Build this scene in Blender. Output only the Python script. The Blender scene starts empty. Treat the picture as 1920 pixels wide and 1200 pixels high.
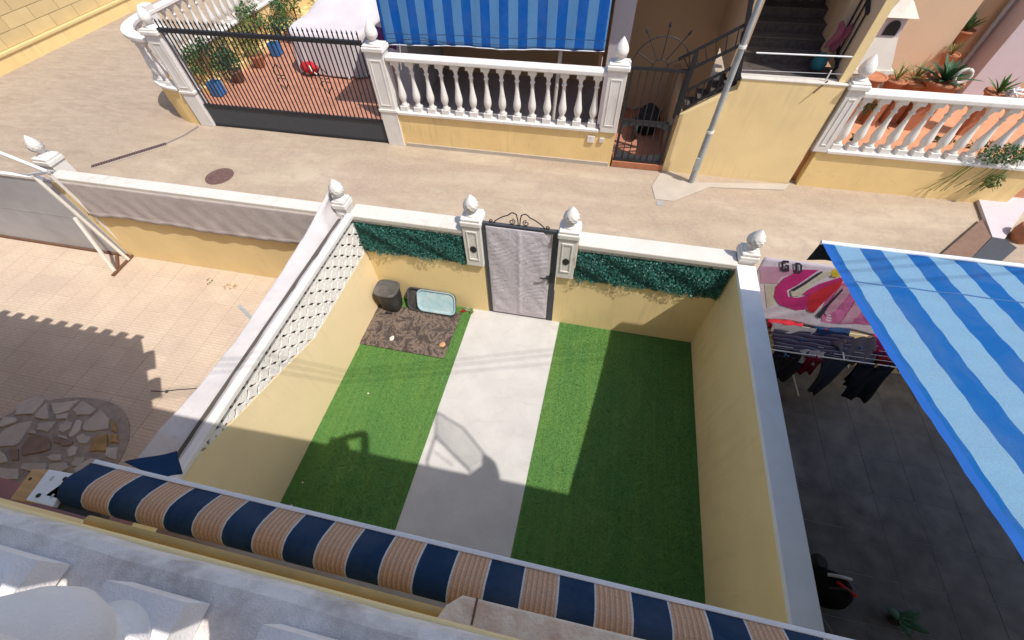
import bpy, bmesh, math, random
import numpy as np
from mathutils import Vector, Matrix, Euler
from mathutils.geometry import tessellate_polygon
R = math.radians
random.seed(7)
scene = bpy.context.scene
C = scene.collection

# ------------------------------------------------------------ camera
CAM = Vector((1.2935, -3.9123, 5.3460))
FPX = 771.29                                  # focal length in pixels of the 1920 px wide photograph
RX = Vector((0.9786652, 0.2044892, -0.0199637))      # camera right
RY = Vector((0.1535058, -0.7923116, -0.5904899))     # camera down
RZ = Vector((-0.1365663, 0.5748274, -0.8067981))     # camera forward
cd = bpy.data.cameras.new('camera'); cam = bpy.data.objects.new('camera', cd); C.objects.link(cam)
cd.sensor_width = 36; cd.lens = FPX / 1920 * 36; cd.clip_start = 0.02; cd.clip_end = 400
m = Matrix((RX, -RY, -RZ)).transposed().to_4x4(); m.translation = CAM
cam.matrix_world = m
scene.camera = cam

# ------------------------------------------------------------ light
SA, SB = 0.53, 0.264                          # shadow shift per metre of height: -x and +y
sun_dir = Vector((SA, -SB, 1)).normalized()
elev = math.asin(sun_dir.z)
w = bpy.data.worlds.new('World'); scene.world = w; w.use_nodes = True
nt = w.node_tree; bg = nt.nodes['Background']
sky = nt.nodes.new('ShaderNodeTexSky'); sky.sky_type = 'NISHITA'; sky.sun_disc = False
sky.sun_elevation = elev; sky.sun_rotation = math.atan2(sun_dir.x, sun_dir.y)
nt.links.new(sky.outputs[0], bg.inputs[0]); bg.inputs[1].default_value = 0.13
sky.dust_density = 1.6
sl = bpy.data.lights.new('sun', 'SUN'); sl.energy = 3.1; sl.angle = R(0.53); sl.color = (1.0, 0.95, 0.88)
so = bpy.data.objects.new('sun', sl); C.objects.link(so)
so.rotation_euler = (-sun_dir).to_track_quat('-Z', 'Y').to_euler()
scene.view_settings.view_transform = 'Standard'; scene.view_settings.look = 'None'
scene.view_settings.exposure = 0.50; scene.view_settings.gamma = 1
scene.view_settings.use_curve_mapping = False

# ------------------------------------------------------------ pixel -> point on a plane of the place
def _ray(px, py):
    return RX * ((px - 960) / FPX) + RY * ((py - 600) / FPX) + RZ
def gz(px, py, z=0.0):
    r = _ray(px, py); return CAM + r * ((z - CAM.z) / r.z)
def gy(px, py, y):
    r = _ray(px, py); return CAM + r * ((y - CAM.y) / r.y)
def gx(px, py, x):
    r = _ray(px, py); return CAM + r * ((x - CAM.x) / r.x)

# ------------------------------------------------------------ materials
def srgb(r, g, b):
    f = lambda c: (c / 12.92 if c <= 0.04045 else ((c + 0.055) / 1.055) ** 2.4)
    return (f(r / 255), f(g / 255), f(b / 255), 1)
def newmat(name, rough=0.8, spec=0.3):
    mt = bpy.data.materials.new(name); mt.use_nodes = True
    n = mt.node_tree.nodes; p = n['Principled BSDF']
    p.inputs['Roughness'].default_value = rough
    p.inputs['Specular IOR Level'].default_value = spec
    return mt, mt.node_tree, p
def N(t, kind, **kw):
    n = t.nodes.new(kind)
    for k, v in kw.items():
        if k in n.inputs: n.inputs[k].default_value = v
        else: setattr(n, k, v)
    return n
def pos(t, scale=(1, 1, 1), rot=(0, 0, 0), obj=False):
    if obj: src = N(t, 'ShaderNodeTexCoord').outputs['Object']
    else: src = N(t, 'ShaderNodeNewGeometry').outputs['Position']
    mp = N(t, 'ShaderNodeMapping'); mp.inputs['Scale'].default_value = scale; mp.inputs['Rotation'].default_value = rot
    t.links.new(src, mp.inputs[0]); return mp.outputs[0]
def ramp(t, fac, stops):
    r = N(t, 'ShaderNodeValToRGB'); e = r.color_ramp.elements
    while len(e) > 1: e.remove(e[-1])
    e[0].position = stops[0][0]; e[0].color = stops[0][1]
    for p, c in stops[1:]:
        x = e.new(p); x.color = c
    t.links.new(fac, r.inputs[0]); return r.outputs[0]
def mixc(t, fac, a, b, mode='MIX'):
    mx = N(t, 'ShaderNodeMix', data_type='RGBA', blend_type=mode)
    for sock, v in ((0, fac), (6, a), (7, b)):
        if hasattr(v, 'is_output'): t.links.new(v, mx.inputs[sock])
        else: mx.inputs[sock].default_value = v
    return mx.outputs[2]
def noise(t, vec, scale, detail=4, rough=0.55, dist=0):
    n = N(t, 'ShaderNodeTexNoise'); n.inputs['Scale'].default_value = scale; n.inputs['Detail'].default_value = detail
    n.inputs['Roughness'].default_value = rough; n.inputs['Distortion'].default_value = dist
    t.links.new(vec, n.inputs['Vector']); return n.outputs['Fac']
def bump(t, p, h, strength, dist=0.01):
    b = N(t, 'ShaderNodeBump'); b.inputs['Strength'].default_value = strength; b.inputs['Distance'].default_value = dist
    t.links.new(h, b.inputs['Height']); t.links.new(b.outputs[0], p.inputs['Normal'])
def g4(v, a=1): return (v, v, v, a)
def surf(name, col, var=0.12, scale=3, fine=60, rough=0.85, bmp=0.25, stain=None, stain_amt=0.35, spec=0.25, objc=False, rnd=0.0, stretch=(1, 1, 1)):
    """general painted / plastered / stone surface: two noise scales, optional stain colour, grain relief"""
    mt, t, p = newmat(name, rough, spec)
    v = pos(t, stretch, obj=objc)
    n1 = noise(t, v, scale, 5); n2 = noise(t, v, fine, 3)
    c0 = tuple(c * (1 - var) for c in col[:3]) + (1,); c1 = tuple(min(1, c * (1 + var)) for c in col[:3]) + (1,)
    c = ramp(t, n1, [(0.3, c0), (0.7, c1)])
    c = mixc(t, ramp(t, n2, [(0.3, g4(0.0)), (0.75, g4(0.35))]), c, c0)
    if stain:
        n3 = noise(t, v, scale * 0.45, 6, 0.65)
        c = mixc(t, ramp(t, n3, [(0.48, g4(0)), (0.72, g4(stain_amt))]), c, stain)
    if rnd:
        oi = N(t, 'ShaderNodeObjectInfo')
        c = mixc(t, ramp(t, oi.outputs['Random'], [(0, g4(0)), (1, g4(rnd))]), c, tuple(x * 0.62 for x in col[:3]) + (1,))
    t.links.new(c, p.inputs['Base Color'])
    if bmp: bump(t, p, n2, bmp, 0.006)
    return mt
def add_streaks(mt, col, amt=0.35):
    """narrow vertical run marks on a render wall"""
    t = mt.node_tree; p = t.nodes['Principled BSDF']; src = p.inputs['Base Color'].links[0].from_socket
    v = pos(t, (7, 7, 0.5)); n = noise(t, v, 1.4, 5, 0.7); v2 = pos(t); n2 = noise(t, v2, 0.9, 3)
    mu = N(t, 'ShaderNodeMath', operation='MULTIPLY'); t.links.new(n, mu.inputs[0]); t.links.new(n2, mu.inputs[1])
    c = mixc(t, ramp(t, mu.outputs[0], [(0.27, g4(0)), (0.42, g4(amt))]), src, col)
    v3 = pos(t); n3 = noise(t, v3, 5.5, 7, 0.72, 0.8)
    c = mixc(t, ramp(t, n3, [(0.60, g4(0)), (0.70, g4(amt * .8))]), c, col)
    t.links.new(c, p.inputs['Base Color'])
def flat(name, col, rough=0.5, metal=0.0, spec=0.4):
    return surf(name, col, 0.08, 8, 120, rough, 0.06, spec=spec)

YEL = (0.86, 0.665, 0.345, 1)
M = {}
M['yellow'] = surf('yellow_plaster', YEL, 0.07, 1.3, 45, 0.9, 0.35, stain=(0.76, 0.565, 0.275, 1), stain_amt=0.35)
M['yellow_wall2'] = surf('ochre_plaster', (0.82, 0.60, 0.275, 1), 0.08, 1.6, 40, 0.9, 0.4, stain=(0.64, 0.46, 0.22, 1), stain_amt=0.5)
M['yellow_pale'] = surf('pale_yellow_plaster', (0.85, 0.68, 0.41, 1), 0.05, 1.2, 45, 0.9, 0.35, stain=(0.76, 0.58, 0.32, 1), stain_amt=0.35)
M['white'] = surf('white_masonry_paint', (0.72, 0.69, 0.65, 1), 0.05, 6, 60, 0.75, 0.3, stain=(0.60, 0.56, 0.52, 1), stain_amt=0.4)
M['whitecap'] = surf('white_coping_stone', (0.63, 0.59, 0.53, 1), 0.06, 4, 70, 0.8, 0.35, stain=(0.56, 0.52, 0.46, 1), stain_amt=0.5)
M['stone_grey'] = surf('weathered_white_stone', (0.84, 0.775, 0.735, 1), 0.12, 30, 420, 0.85, 0.6, stain=(0.42, 0.34, 0.30, 1), stain_amt=0.75)
M['cast_white'] = surf('cast_white_baluster', (0.88, 0.84, 0.82, 1), 0.06, 18, 300, 0.85, 0.4, stain=(0.60, 0.53, 0.49, 1), stain_amt=0.45)
M['cream_rough'] = surf('rough_cream_render', (0.80, 0.66, 0.52, 1), 0.14, 40, 160, 0.95, 0.6, stain=(0.58, 0.33, 0.22, 1), stain_amt=0.8)
M['black'] = flat('black_iron', (0.018, 0.018, 0.022, 1), 0.5)
M['iron_grey'] = flat('dark_grey_sheet', (0.055, 0.06, 0.07, 1), 0.6)
M['galv'] = surf('galvanised_pole', (0.36, 0.38, 0.38, 1), 0.12, 10, 60, 0.5, 0.1, stain=(0.22, 0.23, 0.23, 1), stain_amt=0.6)
M['white_tube'] = flat('white_tube_paint', (0.78, 0.75, 0.70, 1), 0.45)
M['brown_wood'] = surf('brown_timber', (0.16, 0.085, 0.05, 1), 0.2, 12, 60, 0.7, 0.3)
M['grey_sheet'] = surf('grey_gate_sheet', (0.46, 0.46, 0.49, 1), 0.10, 2, 30, 0.6, 0.1, stain=(0.27, 0.27, 0.29, 1), stain_amt=0.5)
M['terracotta'] = surf('terracotta', (0.47, 0.19, 0.10, 1), 0.18, 8, 60, 0.85, 0.2, rnd=0.4)
M['tile_terra'] = surf('terracotta_tile', (0.52, 0.24, 0.155, 1), 0.14, 5, 60, 0.6, 0.12, rnd=0.35, stain=(0.36, 0.17, 0.12, 1))
M['dark_plastic'] = surf('dark_plastic', (0.045, 0.043, 0.045, 1), 0.2, 10, 60, 0.45, 0.05, stain=(0.12, 0.11, 0.10, 1), stain_amt=0.5)
M['grey_plastic'] = surf('dusty_grey_plastic', (0.085, 0.083, 0.085, 1), 0.2, 10, 60, 0.5, 0.08, stain=(0.20, 0.18, 0.16, 1), stain_amt=0.7)
M['blue_plastic'] = surf('pale_blue_plastic', (0.30, 0.43, 0.47, 1), 0.12, 14, 60, 0.5, 0.05, stain=(0.50, 0.52, 0.50, 1), stain_amt=0.6)
M['pot_blue'] = flat('blue_pot', (0.03, 0.16, 0.42, 1), 0.4)
M['leaf'] = surf('green_leaf', (0.07, 0.15, 0.04, 1), 0.35, 30, 90, 0.55, 0.0)
M['leaf_dark'] = surf('dark_green_leaf', (0.035, 0.10, 0.045, 1), 0.35, 30, 90, 0.5, 0.0)
M['leaf_yel'] = surf('yellow_green_leaf', (0.20, 0.21, 0.06, 1), 0.3, 30, 90, 0.6, 0.0)
M['wood_tan'] = surf('tan_board', (0.50, 0.30, 0.14, 1), 0.14, 8, 60, 0.7, 0.3, stretch=(1, 6, 6))
M['ochre_mould'] = surf('ochre_moulding', (0.46, 0.30, 0.11, 1), 0.2, 5, 50, 0.75, 0.3, stain=(0.22, 0.15, 0.08, 1), stain_amt=0.6)
M['alu_white'] = flat('white_aluminium', (0.72, 0.72, 0.74, 1), 0.4)
M['rubber'] = flat('black_rubber', (0.02, 0.02, 0.022, 1), 0.7)
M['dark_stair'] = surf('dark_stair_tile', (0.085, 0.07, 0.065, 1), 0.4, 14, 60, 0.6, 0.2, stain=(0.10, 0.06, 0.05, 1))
M['tan_wall'] = surf('tan_render', (0.66, 0.49, 0.33, 1), 0.05, 1, 50, 0.9, 0.3, stain=(0.58, 0.42, 0.28, 1), stain_amt=0.4)
M['brown_wall'] = surf('brown_beige_render', (0.58, 0.40, 0.24, 1), 0.06, 1, 50, 0.9, 0.3)
M['lilac_wall'] = surf('lilac_grey_render', (0.58, 0.51, 0.53, 1), 0.05, 1, 50, 0.9, 0.3)
M['dark_glass'] = flat('dark_window_glass', (0.02, 0.022, 0.028, 1), 0.15)
M['purple'] = flat('purple_cloth', (0.16, 0.04, 0.16, 1), 0.9)
M['red'] = surf('red_cloth', (0.50, 0.02, 0.03, 1), 0.3, 9, 60, 0.9, 0.2)
M['skin'] = flat('skin', (0.50, 0.28, 0.19, 1), 0.55)
M['hair'] = flat('dark_hair', (0.03, 0.018, 0.012, 1), 0.6)
M['tshirt'] = flat('grey_tshirt', (0.20, 0.21, 0.24, 1), 0.9)
M['jeans'] = flat('blue_jeans', (0.05, 0.08, 0.16, 1), 0.9)
M['manhole'] = surf('rusty_manhole_iron', (0.17, 0.10, 0.09, 1), 0.35, 25, 90, 0.7, 0.6)

for k_, c_, a_ in (('yellow', (0.62, 0.47, 0.26, 1), .35), ('yellow_pale', (0.70, 0.56, 0.35, 1), .35), ('yellow_wall2', (0.52, 0.38, 0.20, 1), .5), ('tan_wall', (0.48, 0.35, 0.24, 1), .4), ('white', (0.46, 0.42, 0.37, 1), .45), ('whitecap', (0.42, 0.37, 0.31, 1), .5), ('lilac_wall', (0.4, 0.35, 0.36, 1), .4)):
    add_streaks(M[k_], c_, a_)
def mat_street():
    mt, t, p = newmat('street_concrete', 0.9, 0.2)
    v = pos(t, (1, 1, 1), (0, 0, 0.05)); vs = pos(t, (0.35, 1.3, 1), (0, 0, 0.08))
    a = noise(t, vs, 0.9, 7, 0.62, 0.4); b = noise(t, v, 2.3, 8, 0.68, 0.6); g = noise(t, v, 130, 2); k = noise(t, v, 16, 6, 0.7)
    c = ramp(t, a, [(0.30, (0.33, 0.255, 0.185, 1)), (0.5, (0.455, 0.365, 0.265, 1)), (0.68, (0.56, 0.465, 0.35, 1))])
    c = mixc(t, ramp(t, b, [(0.45, g4(0)), (0.66, g4(0.6))]), c, (0.335, 0.265, 0.205, 1))
    vs2 = pos(t, (0.22, 1.1, 1), (0, 0, 0.04)); c = mixc(t, ramp(t, noise(t, vs2, 0.55, 8, 0.7, 1.2), [(0.46, g4(0)), (0.60, g4(0.55))]), c, (0.37, 0.27, 0.215, 1))
    c = mixc(t, ramp(t, k, [(0.42, g4(0)), (0.72, g4(0.55))]), c, (0.53, 0.42, 0.31, 1))
    # grey-brown worn part of the road up the hill on the left
    sx = N(t, 'ShaderNodeSeparateXYZ'); t.links.new(N(t, 'ShaderNodeNewGeometry').outputs['Position'], sx.inputs[0])
    mr = N(t, 'ShaderNodeMapRange'); mr.inputs[1].default_value = -8.5; mr.inputs[2].default_value = -11.0
    t.links.new(sx.outputs[0], mr.inputs[0])
    vh = pos(t, (1, 1, 1), (0, 0, 0.6)); vh2 = pos(t, (0.5, 2.0, 1), (0, 0, 0.9))
    hill = ramp(t, noise(t, vh2, 1.6, 8, 0.68, 1.8), [(0.34, (0.285, 0.225, 0.17, 1)), (0.66, (0.43, 0.345, 0.265, 1))])
    hill = mixc(t, ramp(t, noise(t, vh, 9, 5, 0.7, 1), [(0.45, g4(0)), (0.7, g4(0.4))]), hill, (0.5, 0.42, 0.34, 1))
    mul = N(t, 'ShaderNodeMath', operation='MULTIPLY'); mul.inputs[1].default_value = 0.8
    t.links.new(mr.outputs[0], mul.inputs[0])
    c = mixc(t, mul.outputs[0], c, hill)
    c = mixc(t, ramp(t, g, [(0.35, g4(0.22)), (0.6, g4(0))]), c, (0.2, 0.15, 0.11, 1))
    t.links.new(c, p.inputs['Base Color']); bump(t, p, g, 0.5, 0.01)
    return mt
M['street'] = mat_street()
def mat_turf():
    mt, t, p = newmat('artificial_turf', 0.85, 0.15)
    v = pos(t); f = noise(t, v, 170, 2); l = noise(t, v, 2.2, 4); q = noise(t, v, 45, 3)
    c = ramp(t, f, [(0.25, (0.034, 0.10, 0.025, 1)), (0.55, (0.10, 0.235, 0.062, 1)), (0.8, (0.24, 0.41, 0.14, 1))])
    c = mixc(t, ramp(t, l, [(0.35, g4(0)), (0.7, g4(0.4))]), c, (0.11, 0.22, 0.04, 1))
    c = mixc(t, ramp(t, q, [(0.5, g4(0)), (0.7, g4(0.3))]), c, (0.03, 0.10, 0.02, 1))
    vr = pos(t, (9, 0.25, 1)); rr_ = noise(t, vr, 2.0, 3); c = mixc(t, ramp(t, rr_, [(0.42, g4(0)), (0.6, g4(0.35))]), c, (0.16, 0.27, 0.06, 1))
    vb = pos(t); c = mixc(t, ramp(t, noise(t, vb, 1.1, 5, 0.65, .5), [(0.5, g4(0)), (0.72, g4(0.5))]), c, (0.055, 0.17, 0.05, 1))
    t.links.new(c, p.inputs['Base Color']); bump(t, p, f, 0.9, 0.01)
    return mt
M['turf'] = mat_turf()
def mat_path():
    mt, t, p = newmat('pale_concrete_path', 0.85, 0.2)
    v = pos(t); vs = pos(t, (0.6, 2.4, 1), (0, 0, 0.25)); a = noise(t, v, 2.5, 6, 0.6); s = noise(t, vs, 2.0, 6, 0.65, 0.8); g = noise(t, v, 90, 3)
    c = ramp(t, a, [(0.3, (0.49, 0.47, 0.45, 1)), (0.7, (0.575, 0.555, 0.53, 1))])
    c = mixc(t, ramp(t, s, [(0.55, g4(0)), (0.7, g4(0.4))]), c, (0.41, 0.395, 0.37, 1))
    c = mixc(t, ramp(t, g, [(0.3, g4(0.3)), (0.55, g4(0))]), c, (0.40, 0.38, 0.36, 1))
    vo = N(t, 'ShaderNodeTexVoronoi', feature='DISTANCE_TO_EDGE'); vo.inputs['Scale'].default_value = 0.9
    dv = N(t, 'ShaderNodeVectorMath', operation='ADD'); nz = N(t, 'ShaderNodeTexNoise'); nz.inputs['Scale'].default_value = 3; t.links.new(v, nz.inputs['Vector'])
    sc_ = N(t, 'ShaderNodeVectorMath', operation='SCALE'); sc_.inputs['Scale'].default_value = .25; t.links.new(nz.outputs['Color'], sc_.inputs[0])
    t.links.new(v, dv.inputs[0]); t.links.new(sc_.outputs[0], dv.inputs[1]); t.links.new(dv.outputs[0], vo.inputs['Vector'])
    c = mixc(t, ramp(t, vo.outputs['Distance'], [(0.0, g4(0.10)), (0.004, g4(0.04)), (0.008, g4(0))]), c, (0.25, 0.24, 0.23, 1))
    k2 = noise(t, v, 11, 6, .7, .5); c = mixc(t, ramp(t, k2, [(0.55, g4(0)), (0.72, g4(0.4))]), c, (0.40, 0.385, 0.37, 1))
    t.links.new(c, p.inputs['Base Color']); bump(t, p, g, 0.3, 0.006)
    return mt
M['path'] = mat_path()
def mat_paver():
    mt, t, p = newmat('ribbed_pink_paver', 0.85, 0.2)
    v = pos(t); a = noise(t, v, 1.5, 5, 0.6); g = noise(t, v, 110, 3)
    vw = pos(t, (1, 1, 1), (0, 0, 0.0))
    br = N(t, 'ShaderNodeTexBrick'); br.inputs['Scale'].default_value = 1.0
    br.inputs['Brick Width'].default_value = 0.13; br.inputs['Row Height'].default_value = 0.045; br.inputs['Mortar Size'].default_value = 0.004
    br.inputs['Color1'].default_value = g4(1); br.inputs['Color2'].default_value = g4(0.8); br.inputs['Mortar'].default_value = g4(0)
    t.links.new(vw, br.inputs['Vector'])
    c = ramp(t, a, [(0.3, (0.55, 0.43, 0.33, 1)), (0.7, (0.66, 0.54, 0.41, 1))])
    oi = N(t, 'ShaderNodeObjectInfo')
    c = mixc(t, ramp(t, oi.outputs['Random'], [(0, g4(0)), (0.6, g4(0.08)), (1, g4(0.4))]), c, (0.50, 0.40, 0.315, 1))
    c = mixc(t, ramp(t, br.outputs['Color'], [(0.0, g4(0.5)), (0.8, g4(0.14)), (1, g4(0))]), c, (0.36, 0.27, 0.22, 1))
    t.links.new(c, p.inputs['Base Color']); bump(t, p, br.outputs['Color'], 0.35, 0.006)
    return mt
M['paver'] = mat_paver()
M['dark_tile'] = surf('dark_marbled_tile', (0.105, 0.094, 0.088, 1), 0.5, 5, 40, 0.45, 0.05, rnd=0.3, stain=(0.19, 0.18, 0.17, 1), stain_amt=0.7, spec=0.4)
M['dark_grout'] = flat('grey_grout', (0.24, 0.24, 0.25, 1), 0.9)
M['mortar'] = surf('brown_mortar', (0.36, 0.30, 0.25, 1), 0.2, 10, 80, 0.95, 0.5)
M['flag_a'] = surf('pale_flagstone', (0.56, 0.49, 0.43, 1), 0.14, 8, 60, 0.85, 0.6, rnd=0.5)
M['flag_b'] = surf('ochre_flagstone', (0.40, 0.26, 0.12, 1), 0.25, 9, 60, 0.85, 0.6)
M['flag_c'] = surf('red_flagstone', (0.27, 0.19, 0.15, 1), 0.2, 8, 60, 0.85, 0.6)
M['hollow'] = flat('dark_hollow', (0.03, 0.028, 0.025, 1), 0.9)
M['grout_pink'] = surf('pink_sand_joint', (0.56, 0.45, 0.35, 1), 0.1, 10, 80, 0.95, 0.2)
M['terra_joint'] = surf('brick_joint', (0.30, 0.20, 0.15, 1), 0.1, 10, 80, 0.95, 0.2)
M['block'] = surf('yellow_painted_block', (0.62, 0.47, 0.24, 1), 0.07, 2, 40, 0.9, 0.3, rnd=0.25)
M['block_joint'] = surf('pale_block_joint', (0.70, 0.60, 0.42, 1), 0.05, 4, 40, 0.9, 0.2)
M['cement_patch'] = surf('grey_cement', (0.47, 0.41, 0.34, 1), 0.08, 3, 60, 0.9, 0.3, stain=(0.44, 0.38, 0.32, 1))
M['car_cover'] = surf('lilac_grey_cover', (0.60, 0.55, 0.56, 1), 0.06, 2, 70, 0.9, 0.2, stain=(0.5, 0.44, 0.43, 1), stain_amt=0.4)

def cloth(name, col, var=0.1, scale=3, trans=0.3, weave=220, stain=None, bmp=0.3):
    mt, t, p = newmat(name, 0.9, 0.15)
    v = pos(t); n1 = noise(t, v, scale, 6, 0.6); n2 = noise(t, v, weave, 2); n3 = noise(t, v, scale * 3, 5, 0.6, 1.0)
    c0 = tuple(c * (1 - var) for c in col[:3]) + (1,); c1 = tuple(min(1, c * (1 + var)) for c in col[:3]) + (1,)
    c = ramp(t, n1, [(0.3, c0), (0.7, c1)])
    c = mixc(t, ramp(t, n2, [(0.3, g4(0.25)), (0.6, g4(0))]), c, tuple(x * 0.6 for x in col[:3]) + (1,))
    if stain: c = mixc(t, ramp(t, n3, [(0.5, g4(0)), (0.7, g4(0.5))]), c, stain)
    t.links.new(c, p.inputs['Base Color']); bump(t, p, n3, bmp, 0.02)
    if trans:
        tr = N(t, 'ShaderNodeBsdfTranslucent'); t.links.new(c, tr.inputs[0])
        ms = N(t, 'ShaderNodeMixShader'); ms.inputs[0].default_value = trans
        out = t.nodes['Material Output']
        t.links.new(p.outputs[0], ms.inputs[1]); t.links.new(tr.outputs[0], ms.inputs[2]); t.links.new(ms.outputs[0], out.inputs[0])
    return mt
M['screen_cloth'] = cloth('white_shade_cloth', (0.68, 0.645, 0.645, 1), 0.08, 3, 0.2, stain=(0.58, 0.53, 0.51, 1), bmp=0.5)
M['screen_cloth2'] = cloth('taupe_shade_cloth', (0.64, 0.57, 0.545, 1), 0.1, 5, 0.2, stain=(0.5, 0.43, 0.40, 1))
M['gate_cloth'] = cloth('lilac_grey_sheet', (0.70, 0.645, 0.70, 1), 0.07, 4, 0.15, bmp=0.7)
def stripes(name, pitch, x0, cols, axis=0, trans=0.25, line=None, shear=0.0):
    """woven stripes across one axis; cols = list of (fraction, colour) constant steps"""
    mt, t, p = newmat(name, 0.85, 0.2)
    src = N(t, 'ShaderNodeTexCoord').outputs['Object']
    sp = N(t, 'ShaderNodeSeparateXYZ'); t.links.new(src, sp.inputs[0])
    a = N(t, 'ShaderNodeMath', operation='SUBTRACT'); a.inputs[1].default_value = x0; t.links.new(sp.outputs[axis], a.inputs[0])
    if shear:
        ma = N(t, 'ShaderNodeMath', operation='MULTIPLY_ADD'); ma.inputs[1].default_value = shear
        t.links.new(sp.outputs[1], ma.inputs[0]); t.links.new(sp.outputs[0], ma.inputs[2]); t.links.new(ma.outputs[0], a.inputs[0])
    d = N(t, 'ShaderNodeMath', operation='DIVIDE'); d.inputs[1].default_value = pitch; t.links.new(a.outputs[0], d.inputs[0])
    f = N(t, 'ShaderNodeMath', operation='FLOORED_MODULO'); f.inputs[1].default_value = 1.0; t.links.new(d.outputs[0], f.inputs[0])
    r = N(t, 'ShaderNodeValToRGB'); r.color_ramp.interpolation = 'CONSTANT'; e = r.color_ramp.elements
    while len(e) > 1: e.remove(e[-1])
    e[0].position = 0; e[0].color = cols[0][1]
    for q, c in cols[1:]:
        x = e.new(q); x.color = c
    t.links.new(f.outputs[0], r.inputs[0]); c = r.outputs[0]
    v = pos(t, obj=True); n1 = noise(t, v, 3.5, 6, 0.65, 0.6); n2 = noise(t, v, 260, 2)
    c = mixc(t, ramp(t, n1, [(0.42, g4(0)), (0.75, g4(0.16))]), c, line if line else (0.25, 0.27, 0.32, 1))
    c = mixc(t, ramp(t, n2, [(0.35, g4(0.3)), (0.6, g4(0))]), c, (0.02, 0.03, 0.05, 1))
    t.links.new(c, p.inputs['Base Color']); bump(t, p, n1, 0.35, 0.03)
    if trans:
        tr = N(t, 'ShaderNodeBsdfTranslucent'); t.links.new(c, tr.inputs[0])
        ms = N(t, 'ShaderNodeMixShader'); ms.inputs[0].default_value = trans
        t.links.new(p.outputs[0], ms.inputs[1]); t.links.new(tr.outputs[0], ms.inputs[2])
        t.links.new(ms.outputs[0], t.nodes['Material Output'].inputs[0])
    return mt
NAVY = (0.010, 0.035, 0.085, 1)
def om(k): return (0.62 * k, 0.36 * k, 0.215 * k, 1)
LT = (0.66, 0.62, 0.6, 1)
oc = [(0.0, NAVY), (0.485, LT), (0.51, om(1))]
for i in range(6):
    oc += [(0.54 + i * 0.072, om(0.72)), (0.556 + i * 0.072, om(1.0)), (0.572 + i * 0.072, om(1.35)), (0.582 + i * 0.072, om(1.0))]
oc += [(0.972, LT)]
M['awn_near'] = stripes('navy_and_orange_awning_fabric', 0.2535, -0.6255 - 0.8, oc, trans=0.1)
BD = (0.002, 0.11, 0.37, 1); BL = (0.20, 0.365, 0.52, 1)
M['awn_blue'] = stripes('blue_striped_awning_fabric', 0.376, -2.056, [(0, BL), (0.545, BD)], trans=0.12, shear=-0.017)
M['awn_blue_far'] = stripes('blue_striped_drop_awning_fabric', 0.372, 0.0, [(0, (0.12, 0.31, 0.60, 1)), (0.50, (0.002, 0.12, 0.50, 1))], trans=0.2)
M['blue_edge'] = flat('blue_hem', (0.004, 0.09, 0.36, 1), 0.8)
def mat_mat():
    mt, t, p = newmat('muddy_mat', 0.9, 0.15)
    v = pos(t); n1 = noise(t, v, 4.5, 8, 0.74, 1.1); n2 = noise(t, v, 60, 4)
    c = ramp(t, n1, [(0.36, (0.035, 0.03, 0.033, 1)), (0.48, (0.075, 0.058, 0.052, 1)), (0.53, (0.22, 0.165, 0.13, 1)), (0.57, (0.075, 0.06, 0.058, 1)), (0.8, (0.035, 0.033, 0.038, 1))])
    c = mixc(t, ramp(t, n2, [(0.5, g4(0)), (0.7, g4(0.4))]), c, (0.25, 0.19, 0.14, 1))
    t.links.new(c, p.inputs['Base Color']); bump(t, p, n1, 0.5, 0.01)
    return mt
M['mat'] = mat_mat()
M['lattice'] = surf('warm_white_block', (0.84, 0.79, 0.74, 1), 0.05, 8, 60, 0.8, 0.3, stain=(0.66, 0.60, 0.55, 1), stain_amt=0.4)

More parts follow.
